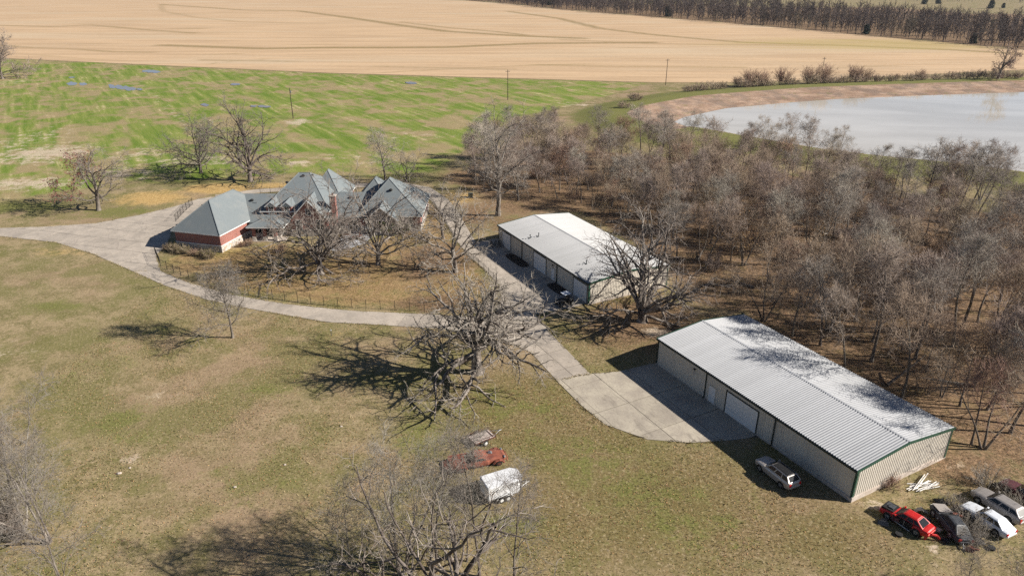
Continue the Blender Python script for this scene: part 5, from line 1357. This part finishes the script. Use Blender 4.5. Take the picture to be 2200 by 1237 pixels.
MB().tube((1.36, -.5, .55), (1.5, -.5, .75), .03).tube((1.36, .5, .55), (1.5, .5, .75), .03).tube((1.5, -.55, .75), (1.5, .55, .75), .03).build('bull_bar', M['steel'], ug)
for y in (.36, -.36): MB().ball((1.38, y, .68), .06, .09, .09, 8, 5).build('headlight', M['clear_lamp'], ug)

# utility trailer with weathered deck
tr = empty('utility_trailer', (-3.4, 65.15, 0), heading((-4.4, 64.45), (-2.35, 65.85))); tag(tr, 'small flat utility trailer with weathered pale plank deck', 'trailer')
fr_ = MB()
for y in (-.82, .82): fr_.box(-1.35, 1.35, y - .04, y + .04, .45, .56).box(-1.35, 1.35, y - .02, y + .02, .82, .87)
for x in (-1.33, 1.33): fr_.box(x - .04, x + .04, -.78, .78, .45, .56)
fr_.box(1.31, 1.35, -.82, .82, .82, .87)
for x in (-1.33, -.5, .5, 1.33):
    for y in (-.82, .82): fr_.box(x - .025, x + .025, y - .025, y + .025, .56, .82)
fr_.build('frame', M['rust_dark'], tr)
for i in range(9):
    y = -.70 + i * .175
    MB().box(-1.28, 1.28, y - .08, y + .08, .562, .60).build('board', M['board'], tr)
MB().box(1.0, 1.06, -.76, .76, .602, .66).build('cleat', M['rust_dark'], tr)
MB().path([(1.35, -.5, .48), (2.35, 0, .48)], .04).path([(1.35, .5, .48), (2.35, 0, .48)], .04).path([(2.35, 0, .48), (2.65, 0, .46)], .04).tube((2.3, 0, 0), (2.3, 0, .7), .03).build('tongue', M['steel'], tr)
for s in (1, -1):
    wheel(tr, -.1, s * 1.0, .32, .19, M['white_paint'])
    MB().path([(-.55, s * 1.0, .52), (-.4, s * 1.0, .72), (.2, s * 1.0, .72), (.35, s * 1.0, .52)], .06).build('fender', M['rust_dark'], tr)

# rusty old pickup
rp = empty('rusty_pickup', (-3.6, 61.25, 0), heading((-6.4, 60.35), (-.3, 62.25))); tag(rp, 'dull rust-red derelict old pickup lying between the two trailers', 'truck'); rp.scale = (1.05, 1.28, .82)
ST_R = [(2.75, .50, .35, .78), (2.5, .62, .32, .95), (1.6, .66, .32, 1.02), (.9, .74, .3, 1.05)]
fix(loft(ST_R).build('bonnet', M['rust'], rp))
fix(loft([(.95, .78, .3, 1.05), (.75, .84, .3, 1.1), (-.5, .86, .3, 1.1), (-.75, .82, .3, 1.05)]).build('cab', M['rust'], rp))
V = [(.78, .74, 1.08), (.40, .62, 1.42), (-.5, .64, 1.46), (-.68, .74, 1.08)]; Vm = [(x, -y, z) for x, y, z in V]
rc = MB().solid(V + Vm, [(0, 1, 2, 3), (7, 6, 5, 4), (0, 4, 5, 1), (2, 6, 7, 3), (1, 5, 6, 2)]).build('cab_roof', M['rust'], rp, bevel=.09); fix(rc)
for Q in (V, Vm):
    q = [Q[0], Q[3], Q[2], Q[1]]; p = [bil(q, .12, .15), bil(q, .88, .15), bil(q, .85, .85), bil(q, .18, .85)]; s = .012 if Q is V else -.012
    fix(MB().slab([(x, y + s * .3, z) for x, y, z in p], .012 if Q is V else -.012).build('window_opening_shade', M['black'], rc))  # black slab painted for the shade inside the open cab window
bb = MB()
bb.box(-3.0, -.85, -.78, .78, .62, .68).box(-3.0, -.85, -.80, -.74, .68, 1.06).box(-3.0, -.85, .74, .80, .68, 1.06).box(-.9, -.84, -.78, .78, .68, 1.06)
bb.build('bed', M['rust'], rp)
fix(MB().slab([(-3.0, -.78, .62), (-3.55, -.75, .35), (-3.55, .75, .35), (-3.0, .78, .62)], .04).build('tailgate', M['rust'], rp))
for x in (1.9, -2.0):
    for s in (1, -1):
        wheel(rp, x, s * .82, .33, .2, M['rust_dark'])
        MB().path([(x + .52, s * .82, .42), (x + .36, s * .82, .72), (x, s * .82, .84), (x - .36, s * .82, .72), (x - .55, s * .82, .42)], .13, 6).build('fender', M['rust'], rp)
MB().ball((2.55, .52, .92), .12, .17, .17, 10, 6).build('headlight', M['steel'], rp); MB().ball((2.55, -.52, .92), .12, .17, .17, 10, 6).build('headlight', M['steel'], rp)
MB().path([(2.75, -.75, .45), (2.95, -.4, .48), (2.95, .4, .48), (2.7, .8, .5)], .06).build('bumper', M['rust'], rp)
MB().tube((1.2, .2, 1.06), (1.4, .1, 1.2), .2, .16, 10).build('air_cleaner', M['steel'], rp)

# white enclosed trailer
wt = empty('box_trailer', (-1.05, 56.35, 0), heading((-2.6, 55.75), (.5, 57.2))); tag(wt, 'white enclosed box trailer with pointed nose seen through branches', 'trailer')
pl = [(-1.9, -1.12), (1.35, -1.12), (2.0, -.62), (2.0, .62), (1.35, 1.12), (-1.9, 1.12)]
fix(MB().prism(pl, .5, 2.0).build('body', M['trailer_white'], wt, bevel=.04))
fix(MB().solid([(x * 1.01, y * 1.012, 2.0) for x, y in pl] + [(x * .97, y * .93, 2.05) for x, y in pl], [tuple(range(6, 12))] + [(i, (i + 1) % 6, 6 + (i + 1) % 6, 6 + i) for i in range(6)]).build('roof', M['trailer_white'], wt))
for x in (-1.2, -.4, .4, 1.1): MB().box(x - .02, x + .02, -.99, .99, 2.046, 2.062).build('roof_seam', M['white_paint'], wt.children[-1] if wt.children[-1].name.startswith('roof.') or wt.children[-1].name == 'roof' else wt)
MB().box(-1.93, -1.905, -1.0, 1.0, .55, 1.95).build('rear_door', M['white_paint'], wt)
MB().box(-1.9, 1.4, -1.145, -1.125, .5, .62).box(-1.9, 1.4, 1.125, 1.145, .5, .62).build('side_rail', M['steel'], wt)
for s in (1, -1):
    for x in (-.55, .15): wheel(wt, x, s * 1.22, .32, .2, M['white_paint'])
    MB().path([(-1.05, s * 1.24, .5), (-.85, s * 1.24, .74), (.45, s * 1.24, .74), (.65, s * 1.24, .5)], .07).build('fender', M['white_paint'], wt)
MB().path([(1.8, -.5, .5), (2.9, 0, .5)], .05).path([(1.8, .5, .5), (2.9, 0, .5)], .05).path([(2.9, 0, .5), (3.15, 0, .5)], .05).tube((2.75, 0, .02), (2.75, 0, .85), .035).build('tongue', M['white_paint'], wt)

# loose white pipes by the gable
pp = random.Random(9)
lab = 'white plastic pipe in the loose heap beside the long barn'
for i in range(17):
    L_ = pp.uniform(2.2, 3.4); a = pp.gauss(.32, .2) if i < 14 else pp.uniform(.75, 1.0)
    cx, cy = 42.1 + pp.uniform(-.5, .5), 57.6 + pp.uniform(-.55, .45); z = .05 + (i // 6) * .09 + i * .002
    o = MB().tube((-L_ / 2, 0, 0), (L_ / 2, 0, 0), .045, .045, 8).build('pipe', M['pvc']); o.location = (cx, cy, z); o.rotation_euler = (0, pp.uniform(-.02, .02), a)
    tag(o, lab, 'pipe', 'white pipes heaped by the barn')

# utility poles, transformer cabinet, lawn standpipe, patio furniture
def pole(px, py, h, label, arm=True, z=None):
    x, y = g(px, py); r = empty('utility_pole', (x, y, z if z is not None else zg(x, y)), .25); tag(r, label, 'utility pole', 'utility poles across the fields')
    MB().tube((0, 0, -.2), (0, 0, h), .17, .11, 8).build('shaft', M['pole_wood'], r)
    if arm:
        MB().box(-.95, .95, -.06, .06, h - .75, h - .6).build('crossarm', M['pole_wood'], r)
        for q in (-.85, 0.3, .85): MB().tube((q, 0, h - .6), (q, 0, h - .4), .05, .04, 6).build('insulator', M['steel'], r)
    else:
        MB().tube((.28, 0, h - 1.7), (.28, 0, h - .9), .2, .2, 10).build('transformer', M['steel'], r); MB().tube((0, 0, h), (0, 0, h + .25), .04).build('insulator', M['steel'], r)
pole(630, 255, 10.7, 'dark utility pole in the crop field above the garage', arm=False)
pole(1091, 215, 12.0, 'utility pole at the crop field middle above the wood')
pole(1430, 183, 11.8, 'utility pole near the left end of the pond')
pole(1762, 180, 11.8, 'utility pole with crossarm rising behind the pond brush')
cx, cy = g(1011, 424); cb = empty('transformer_cabinet', (cx, cy, 0), .2); tag(cb, 'small grey-green transformer cabinet on golden grass behind the house drive', 'cabinet')
M['cabinet'] = plain('cabinet_green', (0.17, 0.19, 0.15), .6)
fix(MB().box(-.5, .5, -.45, .45, .1, .95).build('case', M['cabinet'], cb, bevel=.04)); MB().box(-.54, .54, -.5, .48, .95, 1.02).build('lid', M['cabinet'], cb); MB().box(-.65, .65, -.6, .6, -.05, .1).build('plinth', M['foundation'], cb)
sx0, sy0 = g(712, 721); sp_ = empty('standpipe', (sx0, sy0, 0)); tag(sp_, 'short pale standpipe alone on the lawn below the driveway', 'standpipe')
MB().tube((0, 0, -.1), (0, 0, .85), .05).build('pipe', M['char_paint'], sp_); MB().tube((0, 0, .85), (0, 0, 1.0), .08, .06).box(-.02, .16, -.02, .02, .88, .94).build('tap', M['white_paint'], sp_)
M['patio_wood'] = plain('patio_furniture_wood', (0.16, 0.06, 0.035), .7)
tx, ty = g(746, 512)
tb = empty('patio_table', (tx, ty, .07)); tag(tb, 'dark patio table on the flagstones by the chimney', 'table')
MB().box(-.7, .7, -.5, .5, .70, .75).build('tabletop', M['patio_wood'], tb)
for x in (-.6, .6):
    for y in (-.4, .4): MB().box(x - .04, x + .04, y - .04, y + .04, 0, .70).build('leg', M['patio_wood'], tb)
for i, (dx, dy, a, lb) in enumerate(((1.3, -.6, .3, 'brown patio chair nearest the forked oak'), (2.0, -.1, .4, 'brown patio chair right of the patio table'), (2.6, .5, .5, 'brown patio chair farthest right on the patio'), (-1.2, .2, 3.2, 'brown patio chair beside the chimney'))):
    c = empty('patio_chair', (tx + dx, ty + dy, .07), a); tag(c, lb, 'chair', 'chairs on the patio')
    MB().box(-.28, .28, -.28, .28, .38, .44).build('seat', M['patio_wood'], c); MB().box(-.28, -.22, -.28, .28, .44, 1.0).build('backrest', M['patio_wood'], c)
    for x in (-.25, .25):
        for y in (-.25, .25): MB().box(x - .03, x + .03, y - .03, y + .03, 0, .38).build('leg', M['patio_wood'], c)
# field stones on the lawn
for i, (px, py, s, lb) in enumerate(((256, 1017, .26, 'pale stone on the dry lawn nearest the left thicket'), (279, 1005, .16, 'small pale stone beside the larger one on the dry lawn'), (505, 1046, .18, 'pale stone alone in the middle of the lawn'), (733, 916, .16, 'pale stone on the lawn below the lone tree'), (612, 998, .16, 'pale stone at the left of the bottom trees'))):
    x, y = g(px, py); q = random.Random(i)
    o = MB().ball((0, 0, 0), s, s * .75, s * .5, 9, 6, .18, q).build('stone', M['foundation']); o.location = (x, y, s * .2); tag(o, lb, 'stone')

# scraps thrown round the wrecks
deb = random.Random(21)
for i, (x, y, lb) in enumerate(((39.6, 52.4, 'bent dark panel between the red wreck and the dark one'), (40.0, 51.0, 'crumpled grey panel beside the dark wreck'), (43.0, 49.9, 'crumpled black panel near the dark wreck tail'), (43.0, 53.0, 'rusty panel between the dark wreck and white sedan'), (35.6, 52.2, 'torn dark strip beside the red wreck sill'), (39.9, 53.6, 'rusty scrap behind the red wreck'), (42.6, 55.0, 'orange scrap heap behind the dark wreck'), (41.9, 48.6, 'flat dark scrap at the near end of the wreck row'))):
    b = MB(); n = 5; pts = []
    for k in range(n):
        t = k / (n - 1); pts.append((-.6 + 1.2 * t, deb.uniform(-.1, .1), .05 + .35 * math.sin(t * 3.1) * deb.uniform(.4, 1.2)))
    for p, q in zip(pts[:-1], pts[1:]):
        w = deb.uniform(.25, .5)
        b.solid([(p[0], p[1] - w, p[2]), (q[0], q[1] - w, q[2]), (q[0], q[1] + w, q[2]), (p[0], p[1] + w, p[2]), (p[0], p[1] - w, p[2] + .03), (q[0], q[1] - w, q[2] + .03), (q[0], q[1] + w, q[2] + .03), (p[0], p[1] + w, p[2] + .03)],
                [(3, 2, 1, 0), (4, 5, 6, 7), (0, 1, 5, 4), (1, 2, 6, 5), (2, 3, 7, 6), (3, 0, 4, 7)])
    o = b.build('scrap_panel', (M['char_paint'], M['pewter_paint'], M['black'], M['rust'])[i % 4]); o.location = (x, y, 0.02); o.rotation_euler = (deb.uniform(-.3, .3), deb.uniform(-.2, .2), deb.uniform(0, 6)); tag(o, lb, 'scrap', 'scrap round the wrecks')
for i, (x, y, lb) in enumerate(((40.1, 49.8, 'loose tyre in front of the dark wreck'), (36.2, 50.6, 'loose tyre beside the red wreck'), (43.8, 48.9, 'loose tyre near the brush by the white sedan tail'))):
    o = MB().tube((0, 0, 0), (0, 0, .2), .33, .33, 16).tube((0, 0, .195), (0, 0, .21), .18, .18, 12).build('tyre', M['rubber'], bevel=.0); o.location = (x, y, .02); tag(o, lb, 'tyre', 'loose tyres')

# fallen leaves and dry tufts over the near lawn
lr_ = np.random.default_rng(31)
def scatter(n, ymax, m, name, size, tuft):
    c = np.stack([lr_.uniform(-60, 62, n * 3), lr_.uniform(40, ymax, n * 3)], -1)
    dp_ = c[:, 1] * math.cos(PITCH) + H * math.sin(PITCH)
    ok_ = np.abs(F * c[:, 0] / dp_) < 1180
    for pg in (D1, D2a + D2b[::-1], D4, D5, [(19.3, 82.4), (33.6, 54.9), (46.9, 61.9), (32.7, 89.4)], [(-2.8, 128.7), (12.1, 100.4), (26.2, 107.2), (11.1, 135.7)]): ok_ &= sdf(c[:, 0], c[:, 1], pg) > .1
    nz = np.sin(c[:, 0] * .31 + 1.3 * np.sin(c[:, 1] * .17)) * np.sin(c[:, 1] * .27 + 1.7 * np.sin(c[:, 0] * .13))
    ok_ &= lr_.uniform(-1.2, 1.0, len(c)) < nz + .2 * lr_.normal(0, 1, len(c))
    c = c[ok_][:n]; k = len(c)
    P = np.concatenate([c, np.full((k, 1), .03)], 1)
    if not tuft:
        u = lr_.normal(0, 1, (k, 3)); u[:, 2] *= .35; u = nrm(u); w = np.cross(u, np.array([0, 0, 1.0]) + lr_.normal(0, .25, (k, 3))); w = nrm(w)
        s = lr_.uniform(.6, 1.3, (k, 1)) * size; P[:, 2] += .02
        v = np.stack([P - u * s, P + w * s * .65, P + u * s, P - w * s * .65], 1).reshape(-1, 3); f = np.arange(len(v)).reshape(-1, 4)
    else:
        vs = []
        for j in range(3):
            a = lr_.uniform(0, 6.28, k); s = lr_.uniform(.6, 1.3, (k, 1)) * size
            d = np.stack([np.cos(a), np.sin(a), a * 0], -1); e = np.stack([-np.sin(a), np.cos(a), a * 0], -1)
            vs.append(np.stack([P - d * s * .35, P + d * s * .35, P + e * s * .5 + [0, 0, 1] * s], 1))
        v = np.concatenate(vs).reshape(-1, 3); f = np.arange(len(v)).reshape(-1, 3)
    tag(link_mesh(name, np_mesh(name, v, f, m)), kind='stuff')
scatter(30000, 118, M['leaf_tan'], 'fallen_leaves', .06, False)
scatter(12000, 118, M['leaf_red'], 'fallen_russet_leaves', .05, False)
M['tuft'] = bark('dry_tuft', (0.20, 0.16, 0.08), (0.42, 0.34, 0.20), .4)
M['tuft_green'] = bark('green_tuft', (0.07, 0.085, 0.02), (0.16, 0.16, 0.05), .4)
scatter(24000, 112, M['tuft'], 'dry_grass_tufts', .10, True)
scatter(16000, 112, M['tuft_green'], 'green_grass_tufts', .10, True)
# grass creeping over the concrete edges
ev_ = []
for pg in (D1, D2a, D2b, D4, D5):
    P_ = np.array(list(pg) + ([pg[0]] if pg in (D1, D4, D5) else [])); s_ = np.r_[0, np.cumsum(np.hypot(*np.diff(P_, axis=0).T))]
    k_ = int(s_[-1] * 14); d_ = lr_.uniform(0, s_[-1], k_); q_ = np.stack([np.interp(d_, s_, P_[:, 0]), np.interp(d_, s_, P_[:, 1])], -1) + lr_.normal(0, .13, (k_, 2)) + .12 * np.sin(d_[:, None] * np.array([1.7, 2.3]))
    keep = np.sin(d_ * .55) + np.sin(d_ * 1.31 + 2) > -.6
    for bp in ([(19.3, 82.4), (33.6, 54.9), (46.9, 61.9), (32.7, 89.4)], [(-2.8, 128.7), (12.1, 100.4), (26.2, 107.2), (11.1, 135.7)]): keep &= sdf(q_[:, 0], q_[:, 1], bp) > .3
    for other in (D1, D4, D5): keep &= sdf(q_[:, 0], q_[:, 1], other) > -.5
    keep &= sdf(q_[:, 0], q_[:, 1], D2a + D2b[::-1]) > -.5
    ev_.append(q_[keep])
q_ = np.concatenate(ev_); k_ = len(q_); P_ = np.concatenate([q_, np.full((k_, 1), .02)], 1); vs_ = []
for j in range(3):
    a_ = lr_.uniform(0, 6.28, k_); s_ = lr_.uniform(.6, 1.3, (k_, 1)) * .11; d_ = np.stack([np.cos(a_), np.sin(a_), a_ * 0], -1); e_ = np.stack([-np.sin(a_), np.cos(a_), a_ * 0], -1)
    vs_.append(np.stack([P_ - d_ * s_ * .4, P_ + d_ * s_ * .4, P_ + e_ * s_ * .6 + [0, 0, 1] * s_], 1))
v_ = np.concatenate(vs_).reshape(-1, 3)
tag(link_mesh('edge_grass', np_mesh('edge_grass', v_, np.arange(len(v_)).reshape(-1, 3), M['tuft'])), kind='stuff')

# ------------------------------------------------------------------ thin winter haze
hz = NT('haze_air'); t_ = hz.t
t_.nodes.remove(hz.b); pv = t_.nodes.new('ShaderNodeVolumePrincipled')
pv.inputs['Color'].default_value = (0.80, 0.88, 1.0, 1); pv.inputs['Density'].default_value = 0.00004; pv.inputs['Anisotropy'].default_value = 0.3
t_.links.new(pv.outputs[0], t_.nodes['Material Output'].inputs['Volume'])
hzo = MB().box(-3600, 3600, -160, 5600, -4.5, 52).build('haze', hz.m); tag(hzo, kind='stuff')
